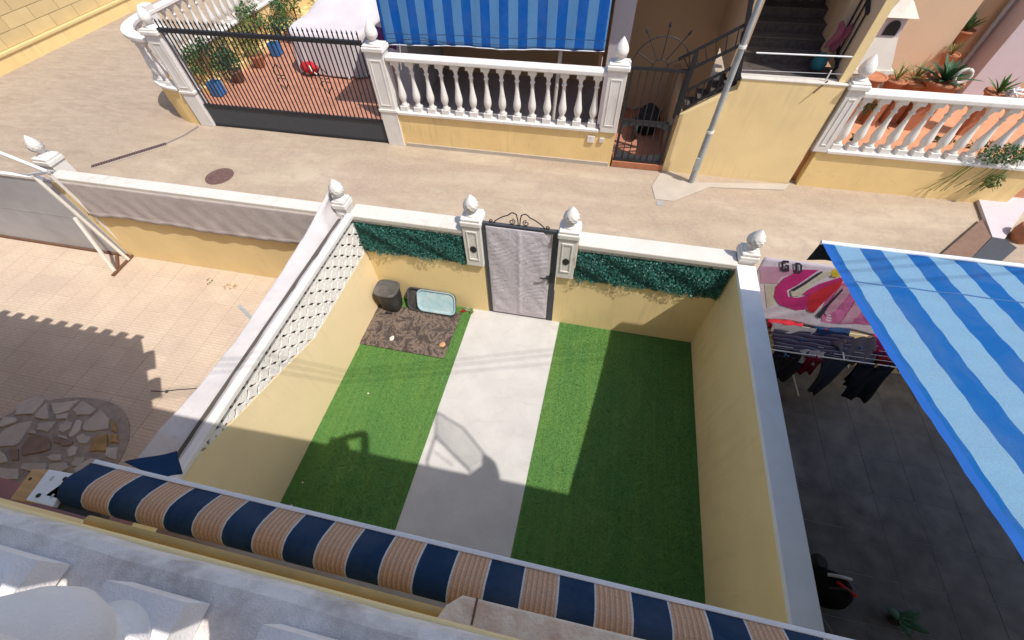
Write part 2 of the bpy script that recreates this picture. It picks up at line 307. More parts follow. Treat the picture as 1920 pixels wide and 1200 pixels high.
# ------------------------------------------------------------ mesh tools
class MB:
    def __init__(s): s.v = []; s.f = []; s.smooth = []
    def add(s, vs, fs, smooth=False):
        o = len(s.v); s.v += [tuple(v) for v in vs]; s.f += [tuple(o + i for i in f) for f in fs]; s.smooth += [smooth] * len(fs); return s
    def box(s, a, b):
        x0, y0, z0 = a; x1, y1, z1 = b
        return s.add([(x0, y0, z0), (x1, y0, z0), (x1, y1, z0), (x0, y1, z0), (x0, y0, z1), (x1, y0, z1), (x1, y1, z1), (x0, y1, z1)],
                     [(3, 2, 1, 0), (4, 5, 6, 7), (0, 1, 5, 4), (1, 2, 6, 5), (2, 3, 7, 6), (3, 0, 4, 7)])
    def hexa(s, bot, top):
        return s.add(list(bot) + list(top), [(3, 2, 1, 0), (4, 5, 6, 7), (0, 1, 5, 4), (1, 2, 6, 5), (2, 3, 7, 6), (3, 0, 4, 7)])
    def prism(s, poly, z0, z1):
        n = len(poly); ar = sum(poly[i][0] * poly[(i + 1) % n][1] - poly[(i + 1) % n][0] * poly[i][1] for i in range(n))
        if ar < 0: poly = poly[::-1]
        vs = [(p[0], p[1], z0) for p in poly] + [(p[0], p[1], z1) for p in poly]
        fs = [tuple(range(n))[::-1], tuple(range(n, 2 * n))] + [(i, (i + 1) % n, n + (i + 1) % n, n + i) for i in range(n)]
        return s.add(vs, fs)
    def bar(s, a, b, w, h=None, up=(0, 0, 1)):
        a = Vector(a); b = Vector(b); h = h or w; d = (b - a).normalized(); u = Vector(up)
        if abs(d.dot(u)) > 0.99: u = Vector((0, 1, 0))
        x = d.cross(u).normalized() * w / 2; y = x.cross(d).normalized() * h / 2
        return s.hexa([a - x - y, a + x - y, a + x + y, a - x + y], [b - x - y, b + x - y, b + x + y, b - x + y])
    def tube(s, pts, r, n=8, cap=True):
        pts = [Vector(p) for p in pts]; rings = []
        rr = r if isinstance(r, (list, tuple)) else [r] * len(pts)
        u = None
        for i, p in enumerate(pts):
            d = (pts[min(i + 1, len(pts) - 1)] - pts[max(i - 1, 0)]).normalized()
            if u is None: u = d.orthogonal().normalized()
            else: u = (u - d * u.dot(d)).normalized()
            v = d.cross(u)
            rings.append([p + (u * math.cos(2 * math.pi * k / n) + v * math.sin(2 * math.pi * k / n)) * rr[i] for k in range(n)])
        vs = [q for g in rings for q in g]; fs = []
        for i in range(len(pts) - 1):
            for k in range(n): fs.append((i * n + k, i * n + (k + 1) % n, (i + 1) * n + (k + 1) % n, (i + 1) * n + k))
        s.add(vs, fs, True)
        if cap: s.add(rings[0], [tuple(range(n))[::-1]]); s.add(rings[-1], [tuple(range(n))])
        return s
    def lathe(s, prof, c=(0, 0, 0), n=16, smooth=True):
        vs = []; fs = []
        for r, z in prof:
            for k in range(n):
                a = 2 * math.pi * k / n; vs.append((c[0] + r * math.cos(a), c[1] + r * math.sin(a), c[2] + z))
        for i in range(len(prof) - 1):
            for k in range(n): fs.append((i * n + k, i * n + (k + 1) % n, (i + 1) * n + (k + 1) % n, (i + 1) * n + k))
        s.add(vs, fs, smooth)
        s.add(vs[:n], [tuple(range(n))[::-1]]); s.add(vs[-n:], [tuple(range(n))]); return s
    def grid(s, fn, nu, nv, smooth=True, thick=0.0):
        vs = [fn(i / nu, j / nv) for i in range(nu + 1) for j in range(nv + 1)]
        fs = [(i * (nv + 1) + j, (i + 1) * (nv + 1) + j, (i + 1) * (nv + 1) + j + 1, i * (nv + 1) + j + 1) for i in range(nu) for j in range(nv)]
        return s.add(vs, fs, smooth)
    def mesh(s, name, mat, off=Vector((0, 0, 0))):
        me = bpy.data.meshes.new(name)
        me.from_pydata([(v[0] - off.x, v[1] - off.y, v[2] - off.z) for v in s.v], [], s.f)
        me.polygons.foreach_set('use_smooth', s.smooth); me.update()
        if mat: me.materials.append(M[mat] if isinstance(mat, str) else mat)
        return me
    def build(s, name, mat, parent=None, base=None, bevel=0, solid=0, seg=2, kind=None, label=None, fix=True):
        off = Vector(base) if base is not None else (Vector(parent['_b']) if parent is not None and '_b' in parent else Vector((0, 0, 0)))
        me = s.mesh(name, mat, off)
        if fix:
            bm = bmesh.new(); bm.from_mesh(me); bmesh.ops.recalc_face_normals(bm, faces=bm.faces); bm.to_mesh(me); bm.free()
        o = bpy.data.objects.new(name, me); C.objects.link(o)
        if parent is not None: o.parent = parent; o['_b'] = tuple(off)
        else: o.location = off; o['_b'] = tuple(off)
        if solid:
            md = o.modifiers.new('Solidify', 'SOLIDIFY'); md.thickness = solid; md.offset = 0
        if bevel:
            md = o.modifiers.new('Bevel', 'BEVEL'); md.width = bevel; md.segments = seg; md.limit_method = 'ANGLE'; md.angle_limit = R(40)
        if kind: o['kind'] = kind
        if label: o['label'] = label
        return o
def tag(o, label, cat, group=None):
    o['label'] = label; o['category'] = cat
    if group: o['group'] = group
    return o
def thing(name, loc, label, cat, group=None):
    o = bpy.data.objects.new(name, None); C.objects.link(o); o.location = loc; o['_b'] = tuple(loc); o.empty_display_size = 0.2
    return tag(o, label, cat, group)
def structure(o): o['kind'] = 'structure'; return o
def inst(name, me, parent, loc, rotz=0, scale=None, rot=None):
    """a part sharing mesh data, placed at a world position"""
    o = bpy.data.objects.new(name, me); C.objects.link(o)
    b = Vector(parent['_b']) if parent is not None else Vector((0, 0, 0))
    o.location = Vector(loc) - b; o.rotation_euler = rot if rot else (0, 0, rotz)
    if scale: o.scale = scale
    if parent is not None: o.parent = parent; 
    return o
def leaves(mb, centre, n, spread, size, rnd, up=0.3, shape=None):
    for _ in range(n):
        while True:
            d = Vector((rnd.uniform(-1, 1), rnd.uniform(-1, 1), rnd.uniform(-1, 1)))
            if d.length < 1: break
        c = Vector(centre) + Vector((d.x * spread[0], d.y * spread[1], d.z * spread[2]))
        a = Vector((rnd.gauss(0, 1), rnd.gauss(0, 1), rnd.gauss(up, 0.7))).normalized(); b = a.orthogonal().normalized()
        b.rotate(Matrix.Rotation(rnd.uniform(0, 6.28), 3, a)); sz = size * rnd.uniform(0.6, 1.3)
        cc = a.cross(b)
        mb.add([c - b * sz, c + cc * sz * 0.4 + a * sz * 0.15, c + b * sz, c - cc * sz * 0.4 + a * sz * 0.15], [(0, 1, 2, 3)])

# profiles
def finial_profile(h=0.30, r=0.085):
    p = [(r * 0.95, 0), (r * 0.95, 0.02), (r * 0.62, 0.035), (r * 0.55, 0.055), (r * 0.95, 0.085), (r * 1.08, 0.12), (r * 1.02, 0.16), (r * 0.8, 0.205), (r * 0.5, 0.245), (r * 0.2, 0.278), (0.004, 0.295)]
    return [(a, z * h / 0.295) for a, z in p]
def finial(name, parent, c, h=0.33, r=0.095, tilt=0.0, pine=True, mat='white'):
    mb = MB(); prof = finial_profile(h, r); n = 18
    vs = []; fs = []
    # finely subdivided profile so that the scales of the pine cone can stand proud
    fine = []
    for i in range(len(prof) - 1):
        for k in range(3):
            f = k / 3; fine.append((prof[i][0] * (1 - f) + prof[i + 1][0] * f, prof[i][1] * (1 - f) + prof[i + 1][1] * f))
    fine.append(prof[-1])
    for i, (rr, z) in enumerate(fine):
        for k in range(n):
            a = 2 * math.pi * k / n
            q = rr
            if pine and z > h * 0.25: q = rr * (1 + 0.10 * math.cos(9 * a + (math.pi if (i // 2) % 2 else 0)) * math.sin(math.pi * min(1, (z / h - 0.25) / 0.75)) ** 0.5)
            vs.append((c[0] + q * math.cos(a), c[1] + q * math.sin(a), c[2] + z))
    for i in range(len(fine) - 1):
        for k in range(n): fs.append((i * n + k, i * n + (k + 1) % n, (i + 1) * n + (k + 1) % n, (i + 1) * n + k))
    mb.add(vs, fs, True); mb.add(vs[:n], [tuple(range(n))[::-1]])
    return mb.build(name, mat, parent)
def baluster_mesh(h, w, mat='white', name='baluster', n=14):
    mb = MB(); q = w / 2
    mb.box((-q, -q, 0), (q, q, h * 0.10)); mb.box((-q, -q, h * 0.92), (q, q, h))
    pr = [(0.74, .10), (0.82, .125), (0.62, .15), (0.55, .18), (0.80, .22), (0.98, .28), (0.96, .34), (0.74, .44), (0.52, .56), (0.42, .68), (0.40, .74), (0.62, .755), (0.62, .775), (0.42, .79), (0.46, .84), (0.72, .89), (0.85, .92)]
    mb.lathe([(r * q, z * h) for r, z in pr], (0, 0, 0), n)
    me = mb.mesh(name, mat); return me
# ============================================================ STRUCTURE
ZS = -0.05
structure(MB().box((-70, -60, -0.6), (70, 70, -0.35)).build('ground', 'street', base=(0, 0, -0.35)))
# street: one sheet, hollowed slightly so that water runs along it
sx0, sx1, sy0, sy1 = -40.0, 40.0, 0.18, 40.0
def street_fn(u, v):
    x = sx0 + (sx1 - sx0) * u; y = sy0 + (sy1 - sy0) * v
    z = ZS + 0.006 * math.sin(x * 1.7 + y) * math.sin(y * 2.3)
    return (x, y, z - (0.0 if y < 4.6 else 0.02))
structure(MB().grid(street_fn, 160, 100).build('street', 'street', base=(0, 3, ZS)))
# our patio: walkway slab and two strips of turf
WL0, WL1 = (-0.345, -0.285); WR0, WR1 = (1.045, 1.145)
structure(MB().prism([(-1.84, -3.95), (3.17, -3.95), (3.17, 0.06), (-1.84, 0.06)], -0.3, -0.016).build('patio_floor', 'path', base=(0.7, -2, 0)))
structure(MB().prism([(WL0, -3.95), (WR0 - .01, -3.95), (WR1, 0.04), (WL1, 0.04)], -0.012, 0.0).build('walkway', 'path', base=(0.4, -2, 0)))
for poly in ([(-1.84, -3.95), (WL0, -3.95), (WL1, 0.0), (-1.84, 0.0)], [(WR0 - .01, -3.95), (3.17, -3.95), (3.17, 0.0), (WR1, 0.0)]):
    t_ = MB().prism(poly, -0.012, 0.002).build('turf_carpet', 'turf', base=(poly[0][0], -2, 0)); structure(t_)
# short fibres of the turf as real geometry
def turf_fibres():
    rs = np.random.RandomState(3); n = 110000
    x = rs.uniform(-1.83, 3.16, n); y = rs.uniform(-3.8, -0.01, n)
    t = (y + 3.95) / 3.95; lo = WL0 + (WL1 - WL0) * t; hi = WR0 + (WR1 - WR0) * t
    k = (x < lo - 0.004) | (x > hi + 0.004); x = x[k]; y = y[k]; n = len(x)
    a = rs.uniform(0, 2 * np.pi, n); wd = rs.uniform(0.003, 0.006, n); h = rs.uniform(0.010, 0.022, n); l = rs.uniform(0, 0.014, n); b = rs.uniform(0, 2 * np.pi, n)
    V = np.zeros((n, 3, 3)); z0 = 0.0
    V[:, 0] = np.stack([x - wd * np.cos(a), y - wd * np.sin(a), np.full(n, z0)], 1)
    V[:, 1] = np.stack([x + wd * np.cos(a), y + wd * np.sin(a), np.full(n, z0)], 1)
    V[:, 2] = np.stack([x + l * np.cos(b), y + l * np.sin(b), z0 + h], 1)
    me = bpy.data.meshes.new('turf_fibres'); me.vertices.add(3 * n); me.loops.add(3 * n); me.polygons.add(n)
    me.vertices.foreach_set('co', V.ravel()); me.loops.foreach_set('vertex_index', np.arange(3 * n)); me.polygons.foreach_set('loop_start', np.arange(0, 3 * n, 3))
    me.update(calc_edges=True); me.materials.append(M['turf'])
    o = bpy.data.objects.new('turf_fibres', me); C.objects.link(o); o['kind'] = 'stuff'
turf_fibres()
# neighbour's patio on the left: ribbed pavers, each its own tile
lp = structure(MB().box((-14.0, -3.95, -0.2), (-2.12, 0.0, -0.005)).build('neighbour_patio_left', 'grout_pink', base=(-8, -2, 0)))
TX = 0.36
pm = MB().box((-TX / 2 + .003, -TX / 2 + .003, -0.02), (TX / 2 - .003, TX / 2 - .003, 0)).mesh('paver', 'paver')
i = 0
for ix in range(26):
    for iy in range(11):
        cx = -2.30 - ix * TX; cy = -0.18 - iy * TX
        if cy < -3.95: continue
        o = inst('paver', pm, lp, (cx, cy, random.uniform(-0.001, 0.001))); i += 1
# round terrace of flagstones in that patio
fs_px = [[(160,300),(330,290),(440,150),(340,130),(170,200)],[(340,310),(460,180),(480,330),(400,335)],[(500,190),(520,280),(540,295),(660,260),(760,160)],
[(690,250),(780,165),(920,240),(860,295),(730,298)],[(790,440),(800,370),(960,250),(1040,330),(1040,425),(880,450)],[(1052,345),(1095,380),(1115,462),(1060,440)],
[(1050,470),(1122,480),(1128,560),(1040,562)],[(1010,600),(1122,600),(1105,720),(1000,680)],[(850,640),(880,520),(1020,470),(1010,640)],
[(720,510),(790,470),(880,500),(840,560),(760,562)],[(690,510),(660,490),(700,420),(740,340),(790,370),(770,440)],[(560,450),(570,400),(640,350),(690,360),(670,430),(600,470)],
[(370,380),(545,355),(500,420),(460,460),(355,440)],[(270,470),(300,440),(362,452),(352,478)],[(0,600),(0,500),(60,430),(200,370),(330,350),(280,430),(190,570),(150,590)],
[(-80,420),(0,390),(60,315),(180,325),(170,365),(40,410)],[(220,600),(300,480),(440,490),(490,540),(490,620),(330,660),(220,680)],
[(640,620),(700,580),(750,590),(720,670),(650,690)],[(450,690),(520,660),(600,665),(590,720),(500,725)],[(680,750),(730,690),(810,680),(800,730),(760,780),(690,775)],
[(240,745),(450,742),(450,800),(400,860),(210,800)],[(0,650),(50,650),(90,740),(0,760)],[(540,300),(560,340),(640,335),(665,275)],[(520,500),(600,520),(700,545),(690,575),(610,590),(520,560)],
[(480,760),(640,740),(670,790),(560,850),(470,830)],[(700,800),(860,700),(960,720),(1060,760),(900,900),(740,880)],[(100,610),(190,610),(190,720),(120,720)],
[(-150,500),(-20,440),(-20,600),(-140,620)],[(-200,640),(-20,620),(-20,770),(-180,800)],[(-10,780),(190,800),(180,900),(-20,900)],[(560,480),(640,500),(655,530),(560,505)]]
cmat = ['flag_a'] * len(fs_px)
for k in (5, 6, 8): cmat[k] = 'flag_b'
for k in (16, 23, 26): cmat[k] = 'flag_c'
base = gz(110, 850); base.z = 0
ft = structure(MB().prism([(base.x + 0.90 * math.cos(a) * (1.0 if math.cos(a) > 0 else 1.45), base.y + 0.80 * math.sin(a) - 0.02, 0) for a in np.linspace(0, 2 * np.pi, 48, endpoint=False)], 0.0035, 0.012).build('flagstone_circle', 'mortar', base=tuple(base)))
rnd = random.Random(5)
for k, poly in enumerate(fs_px):
    pts = [gz(x / 5, 720 + y / 5) for x, y in poly]
    cx = sum(p.x for p in pts) / len(pts); cy = sum(p.y for p in pts) / len(pts)
    if cy < -3.9: continue
    mb = MB(); pp = []
    for a_, b_ in zip(pts, pts[1:] + pts[:1]):
        pp.append((cx + (a_.x - cx) * .97, cy + (a_.y - cy) * .97))
        mx_, my_ = (a_.x + b_.x) / 2 + rnd.uniform(-.012, .012), (a_.y + b_.y) / 2 + rnd.uniform(-.012, .012)
        pp.append((cx + (mx_ - cx) * .97, cy + (my_ - cy) * .97))
    mb.prism(pp, 0.006, 0.030 + rnd.uniform(0, .012)).build('flagstone', cmat[k], ft, bevel=0.006, seg=1)
# neighbour's patio on the right: dark tiles
rp = structure(MB().box((3.36, -3.95, -0.2), (9.6, 0.02, -0.004)).build('neighbour_patio_right', 'dark_grout', base=(5, -2, 0)))
TD = 0.46
dm = MB().box((-TD / 2 + .004, -TD / 2 + .004, -0.02), (TD / 2 - .004, TD / 2 - .004, 0)).mesh('floor_tile', 'dark_tile')
for ix in range(13):
    for iy in range(9):
        inst('floor_tile', dm, rp, (3.60 + ix * TD, -0.22 - iy * TD, random.uniform(-.0007, .0007)), rotz=random.choice([0, math.pi / 2]))
# yard of terracotta tiles across the street
yd = structure(MB().prism([(-8.5, 4.62), (1.55, 4.62), (1.55, 9.2), (-5.0, 14), (-9.95, 14), (-9.95, 5.9), (-9.6, 5.1), (-9.1, 4.72)], -0.3, -0.030).build('terracotta_yard', 'terra_joint', base=(-6, 7, 0)))
TT = 0.42
tm = MB().box((-TT / 2 + .004, -TT / 2 + .004, -0.02), (TT / 2 - .004, TT / 2 - .004, 0)).mesh('yard_tile', 'tile_terra')
for ix in range(15):
    for iy in range(19):
        x_, y_ = -9.65 + ix * TT, 4.86 + iy * TT
        if x_ < -8.9 and math.hypot(x_ + 8.75, y_ - 5.85) > 1.05 and y_ < 5.9: continue
        inst('yard_tile', tm, yd, (x_, y_, -0.018))
structure(MB().box((-3.4, 4.62, -0.1), (1.6, 9.0, -0.004)).build('shaded_yard_floor', surf('grey_terrazzo', (0.42, 0.37, 0.37, 1), 0.15, 10, 80), base=(-1, 6, 0)))
structure(MB().box((1.6, 4.62, -0.1), (3.0, 9.0, 0.02)).build('entrance_floor', 'tile_terra', base=(2, 6, 0)))
# raised terrace on the right across the street
rt = structure(MB().box((5.42, 4.7, -0.3), (11.5, 9.0, 0.55)).build('raised_terrace', surf('terrace_tile', (0.56, 0.27, 0.15, 1), 0.12, 4, 50, rough=0.7), base=(8, 6, 0)))
# cement patch and kerbs at the foot of the lamp post
pp = [gz(x, y, ZS) for x, y in [(1236,327),(1258,322),(1300,343),(1480,346),(1470,357),(1330,352),(1262,378),(1228,374),(1222,350)]]
structure(MB().prism([(p.x, p.y, 0) for p in pp], ZS + .004, ZS + .016).build('cement_patch', 'cement_patch', base=tuple(pp[0])))
c_ = gz(1237, 382, ZS); structure(MB().box((c_.x - .07, c_.y - .06, ZS), (c_.x + .07, c_.y + .06, ZS + .014)).build('meter_cover', 'galv', base=tuple(c_)))

# drain grate: frame and slats
a = gz(172, 314, ZS); b = gz(312, 271, ZS)
dr = thing('drain_grate', tuple(a), 'narrow slotted drain grate laid diagonally across the street beyond the left wall', 'drain grate')
d = (b - a).normalized(); n_ = Vector((-d.y, d.x, 0)); L = (b - a).length
MB().bar(a + Vector((0, 0, .011)), b + Vector((0, 0, .011)), 0.17, 0.008).build('channel', 'hollow', dr)
for s_ in (-1, 1): MB().bar(a + n_ * .085 * s_ + Vector((0, 0, .014)), b + n_ * .085 * s_ + Vector((0, 0, .014)), 0.02, 0.02).build('edge_frame', 'cement_patch', dr)
slm = MB().box((-0.014, -0.08, 0), (0.014, 0.08, 0.012)).mesh('slat', 'manhole'); ns = 30
for k in range(ns): inst('slat', slm, dr, a + d * (L * (k + .5) / ns) + Vector((0, 0, .012)), rotz=math.atan2(d.y, d.x))
pp = [gz(x, y, ZS) for x, y in [(312,270),(345,255),(372,238)]]
structure(MB().tube([p + Vector((0, 0, .0)) for p in pp], 0.025, 6).build('road_joint', surf('tar_joint', (0.2, 0.17, 0.15, 1)), base=tuple(pp[0])))
# manhole
c_ = gz(412, 331, ZS); mh = thing('manhole_cover', tuple(c_), 'round rusty manhole cover in the street beyond the left wall', 'manhole cover')
MB().lathe([(0.30, 0), (0.30, 0.012), (0.27, 0.014), (0.27, 0.010)], (c_.x, c_.y, ZS + .002), 28).build('rim', 'manhole', mh)
mb = MB().lathe([(0.262, 0.0), (0.262, 0.015)], (c_.x, c_.y, ZS + .002), 28)
for i in range(-6, 7):
    for j in range(-6, 7):
        if math.hypot(i, j) * 0.04 < 0.24: mb.box((c_.x + i * .04 - .012, c_.y + j * .04 - .012, ZS + .015), (c_.x + i * .04 + .012, c_.y + j * .04 + .012, ZS + .022))
mb.build('lid', 'manhole', mh)

# ============================================================ HOUSE UNDER THE CAMERA
Y_STRIP = -3.9365
hs = thing('house', (0.7, -3.95, 0), 'yellow rendered house with balcony at the bottom edge of the picture', 'house')
MB().box((-1.9, -8.0, -0.3), (3.3, -3.965, 3.98)).build('wall', 'yellow', hs)
MB().box((-1.9, -7.6, 3.982), (3.3, -3.965, 4.02)).build('balcony_floor', 'tile_terra', hs)
MB().box((-1.9, -4.15, 4.022), (3.3, -3.972, 4.56)).build('parapet', 'yellow', hs)
MB().box((-1.9, -3.971, 4.50), (3.3, Y_STRIP, 4.56)).build('parapet_edge', 'yellow', hs, bevel=.004)
mb = MB(); prf = [(-4.22, 4.5605), (-3.950, 4.5605), (-3.944, 4.570), (-3.9405, 4.600), (-3.946, 4.632), (-3.960, 4.648), (-4.22, 4.655)]
vs = []; nx = 40
for i in range(nx + 1):
    x = -1.9 + 5.2 * i / nx
    vs += [(x, y + (0.002 * math.sin(i * 2.1) if y > -4 else 0), z) for y, z in prf]
k = len(prf); fs = [(i * k + j, (i + 1) * k + j, (i + 1) * k + (j + 1) % k, i * k + (j + 1) % k) for i in range(nx) for j in range(k)]
fs += [tuple(range(k)), tuple(range(nx * k, nx * k + k))]
mb.add(vs, fs).build('ledge', 'stone_grey', hs)
# ochre moulding and dark gap between ledge and awning
MB().tube([(0.2, -3.9335, 4.25), (1.125, -3.9355, 4.25)], 0.0105, 14).build('moulding', 'ochre_mould', hs)
# rough render block of a cornice
q = [gz(825, 1160, 4.4), gz(842, 1136, 4.4), gz(872, 1118, 4.4), gz(1150, 1186, 4.4), gz(1400, 1246, 4.4)]
poly = [(p.x, p.y) for p in q] + [(q[-1].x, -3.972), (q[0].x, -3.972)]
MB().prism(poly, 4.24, 4.44).build('cornice_block', 'cream_rough', hs, bevel=.004)
q = [gz(893, 1121, 4.4415), gz(897, 1121, 4.4415), gz(886, 1172, 4.4415), gz(882, 1172, 4.4415)]
MB().prism([(p.x, p.y) for p in q], 4.439, 4.4415).build('crack', 'brown_wood', hs)
# balusters: square plinths on the ledge
bmesh_near = baluster_mesh(0.50, 0.125, 'cast_white', 'baluster', 32)
for k in range(-6, 11):
    inst('baluster', bmesh_near, hs, (0.80 + k * 0.235, -4.045, 4.655))
MB().box((-1.9, -4.14, 5.155), (3.3, -3.952, 5.225)).build('handrail', 'cast_white', hs, bevel=.018, seg=3)
MB().box((-1.9, -8, 4.03), (3.3, -6.2, 6.9)).build('upper_wall', 'yellow', hs)
# reed screen tied behind the balusters, with slits between some canes
rs_ = thing('reed_screen', (0.7, -4.16, 4.66), 'cane screen tied behind the balcony balusters at the bottom left corner', 'reed screen')
mb = MB(); x = -1.88; rnd = random.Random(11)
while x < 3.28:
    r_ = 0.011
    mb.tube([(x, -4.172, 4.665), (x + rnd.uniform(-.003, .003), -4.172, 5.15)], r_, 5)
    x += 0.0215 + (0.008 if rnd.random() < 0.05 else 0)
o = mb.build('canes', 'wood_tan', rs_); o['kind'] = 'stuff'
for z in (4.8, 5.02): MB().bar((-1.88, -4.157, z), (3.28, -4.157, z), 0.004, 0.01).build('tie_wire', 'galv', rs_)

# ============================================================ NEAR AWNING (rolled in)
ab = (0.8, -3.85, 3.6)
aw = thing('awning', ab, 'navy and orange striped awning rolled up under the balcony', 'awning')
pf = [(-3.752, 3.585), (-3.775, 3.608), (-3.81, 3.636), (-3.84, 3.650), (-3.87, 3.648), (-3.895, 3.632), (-3.912, 3.605), (-3.918, 3.575), (-3.912, 3.545)]
X0, X1 = -0.615, 2.95
def awn_fn(u, v):
    x = X0 + (X1 - X0) * u; t = v * (len(pf) - 1); i = min(int(t), len(pf) - 2); f = t - i
    y = pf[i][0] * (1 - f) + pf[i + 1][0] * f; z = pf[i][1] * (1 - f) + pf[i + 1][1] * f
    return (x, y, z + 0.0015 * math.sin(x * 9 + v * 3))
MB().grid(awn_fn, 90, 27).build('fabric', 'awn_near', aw)
MB().box((X0 - .008, -3.752, 3.565), (X1, -3.735, 3.590)).build('front_bar', 'alu_white', aw, bevel=.003)
MB().tube([(X0 - .01, -3.865, 3.585), (X1, -3.865, 3.585)], 0.034, 14).build('roller', 'galv', aw)
# end cap, mounting plate with bolts, board behind
MB().prism([(-0.700, -3.905), (-0.617, -3.905), (-0.617, -3.755), (-0.62, -3.752)], 3.50, 3.60).build('end_arm', 'iron_grey', aw, bevel=.003)
q = [gz(90, 880, 3.6), gz(137, 888, 3.6), gz(98, 950, 3.6), gz(47, 938, 3.6)]
pl = MB().prism([(p.x, p.y) for p in q], 3.575, 3.60).build('mounting_plate', 'alu_white', aw, bevel=.004)
for (x_, y_) in ((122, 898), (72, 929)):
    p = gz(x_, y_, 3.601); MB().lathe([(0.009, 0), (0.009, .003), (.005, .006)], (p.x, p.y, 3.60), 10).build('bolt', 'rubber', pl)
for (x_, y_) in ((97, 897), (98, 930)):
    p = gz(x_, y_, 3.601); MB().box((p.x - .005, p.y - .009, 3.6), (p.x + .005, p.y + .009, 3.6015)).build('slot', 'grey_sheet', pl)
q = [gz(60, 880, 3.55), gz(88, 880, 3.55), gz(47, 940, 3.55), gz(18, 936, 3.55)]
bd = MB().prism([(p.x, p.y) for p in q], 3.50, 3.55).build('mounting_board', 'wood_tan', aw, bevel=.003)
p = gz(57, 898, 3.55); MB().lathe([(0.006, 0), (0.006, .003)], (p.x, p.y, 3.55), 8).build('screw', 'rubber', bd)
q = [gz(98, 952, 3.55), gz(140, 925, 3.55), gz(192, 952, 3.55), gz(185, 975, 3.55)]
MB().prism([(p.x, p.y) for p in q], 3.50, 3.552).build('bracket', 'iron_grey', aw, bevel=.003)
MB().box((-0.45, -3.970, 3.20), (2.95, -3.918, 3.24)).build('back_rail', surf('mottled_rail', (.34, .22, .17, 1), .2, 2, 30, stain=(.5, .48, .46, 1), stain_amt=1.0), aw)
# loose corner of valance poking out beyond the bar
P0 = [gz(232, 866, 3.50), gz(333, 846, 3.42), gz(341, 888, 3.42), gz(300, 897, 3.50)]
mb = MB(); 
def val_fn(u, v):
    a_ = P0[0].lerp(P0[1], u); b_ = P0[3].lerp(P0[2], u); p = a_.lerp(b_, v); return (p.x, p.y, p.z + 0.006 * math.sin(u * 7 + v * 4))
MB().grid(val_fn, 8, 5).build('valance', cloth('navy_valance', NAVY, trans=0.05), aw, solid=0.002)

# ============================================================ OUR PATIO WALLS
bw = thing('garden_wall', (0.7, 0.08, 0), 'yellow front wall of the turfed patio with white coping either side of the gate', 'wall')
for x0, x1 in ((-2.06, -0.02), (1.02, 3.20)):
    MB().box((x0, 0.0, -0.3), (x1, 0.17, 1.10)).build('wall', 'yellow', bw)
MB().box((-0.02, 0.06, -0.3), (1.02, 0.17, ZS + .03)).build('threshold', 'whitecap', bw)
for x0, x1 in ((-1.86, -0.26), (1.26, 3.16)):
    MB().box((x0, 0.03, 1.102), (x1, 0.15, 1.66)).build('upper_panel', 'white', bw)
    MB().box((x0 - .0, -0.045, 1.662), (x1, 0.215, 1.735)).build('coping', 'whitecap', bw, bevel=.012)
    MB().box((x0, -0.018, 1.602), (x1, 0.19, 1.660)).build('coping_moulding', 'white', bw, bevel=.008)
def wall_pillar(name, x0, x1, y0, y1, z0, z1, label, group, hole=True, fh=.31):
    cx, cy = (x0 + x1) / 2, (y0 + y1) / 2
    t = thing(name, (cx, cy, z0), label, 'pillar', group)
    w_ = x1 - x0
    MB().box((x0, y0, z0), (x1, y1, z1 - .12)).build('shaft', 'white', t, bevel=.006)
    # recessed panel frame on the patio side
    for a_, b_ in (((x0 + .05, z0 + .12), (x1 - .05, z0 + .145)), ((x0 + .05, z1 - .215), (x1 - .05, z1 - .19)), ((x0 + .05, z0 + .145), (x0 + .068, z1 - .215)), ((x1 - .068, z0 + .145), (x1 - .05, z1 - .215))):
        MB().box((a_[0], y0 - .010, a_[1]), (b_[0], y0 + .002, b_[1])).build('panel_frame', 'white', t, bevel=.003, seg=1)
    if hole:
        mb = MB(); c = (cx, y0 - .003, (z0 + z1) / 2 - .09)
        mb.add([(c[0] + .045 * math.cos(a), y0 - .006, c[2] + .06 * math.sin(a)) for a in np.linspace(0, 6.283, 17)[:-1]] , [tuple(range(16))]).build('lamp_hole', 'hollow', t)
    MB().box((x0 - .018, y0 - .018, z1 - .118), (x1 + .018, y1 + .018, z1 - .04)).build('cap', 'white', t, bevel=.015)
    MB().box((x0 - .005, y0 - .005, z1 - .04), (x1 + .005, y1 + .005, z1)).build('cap_top', 'white', t, bevel=.01)
    finial('finial', t, (cx, cy, z1), fh * .96, 0.088)
    return t
wall_pillar('gate_pillar', -0.25, -0.005, -0.055, 0.18, 1.10, 1.93, 'white gate pillar with pine cone finial left of the cloth covered gate', 'pillars of our patio wall')
wall_pillar('gate_pillar', 1.01, 1.25, -0.055, 0.18, 1.10, 1.93, 'white gate pillar with pine cone finial right of the cloth covered gate', 'pillars of our patio wall')
wall_pillar('corner_pillar', -2.06, -1.89, 0.0, 0.18, 1.10, 1.90, 'white corner pillar with finial where both left walls meet the lattice wall', 'pillars of our patio wall', False)
wall_pillar('corner_pillar', 3.17, 3.36, 0.03, 0.23, 1.10, 1.86, 'white corner pillar with finial at the far end of the right side wall', 'pillars of our patio wall', False)

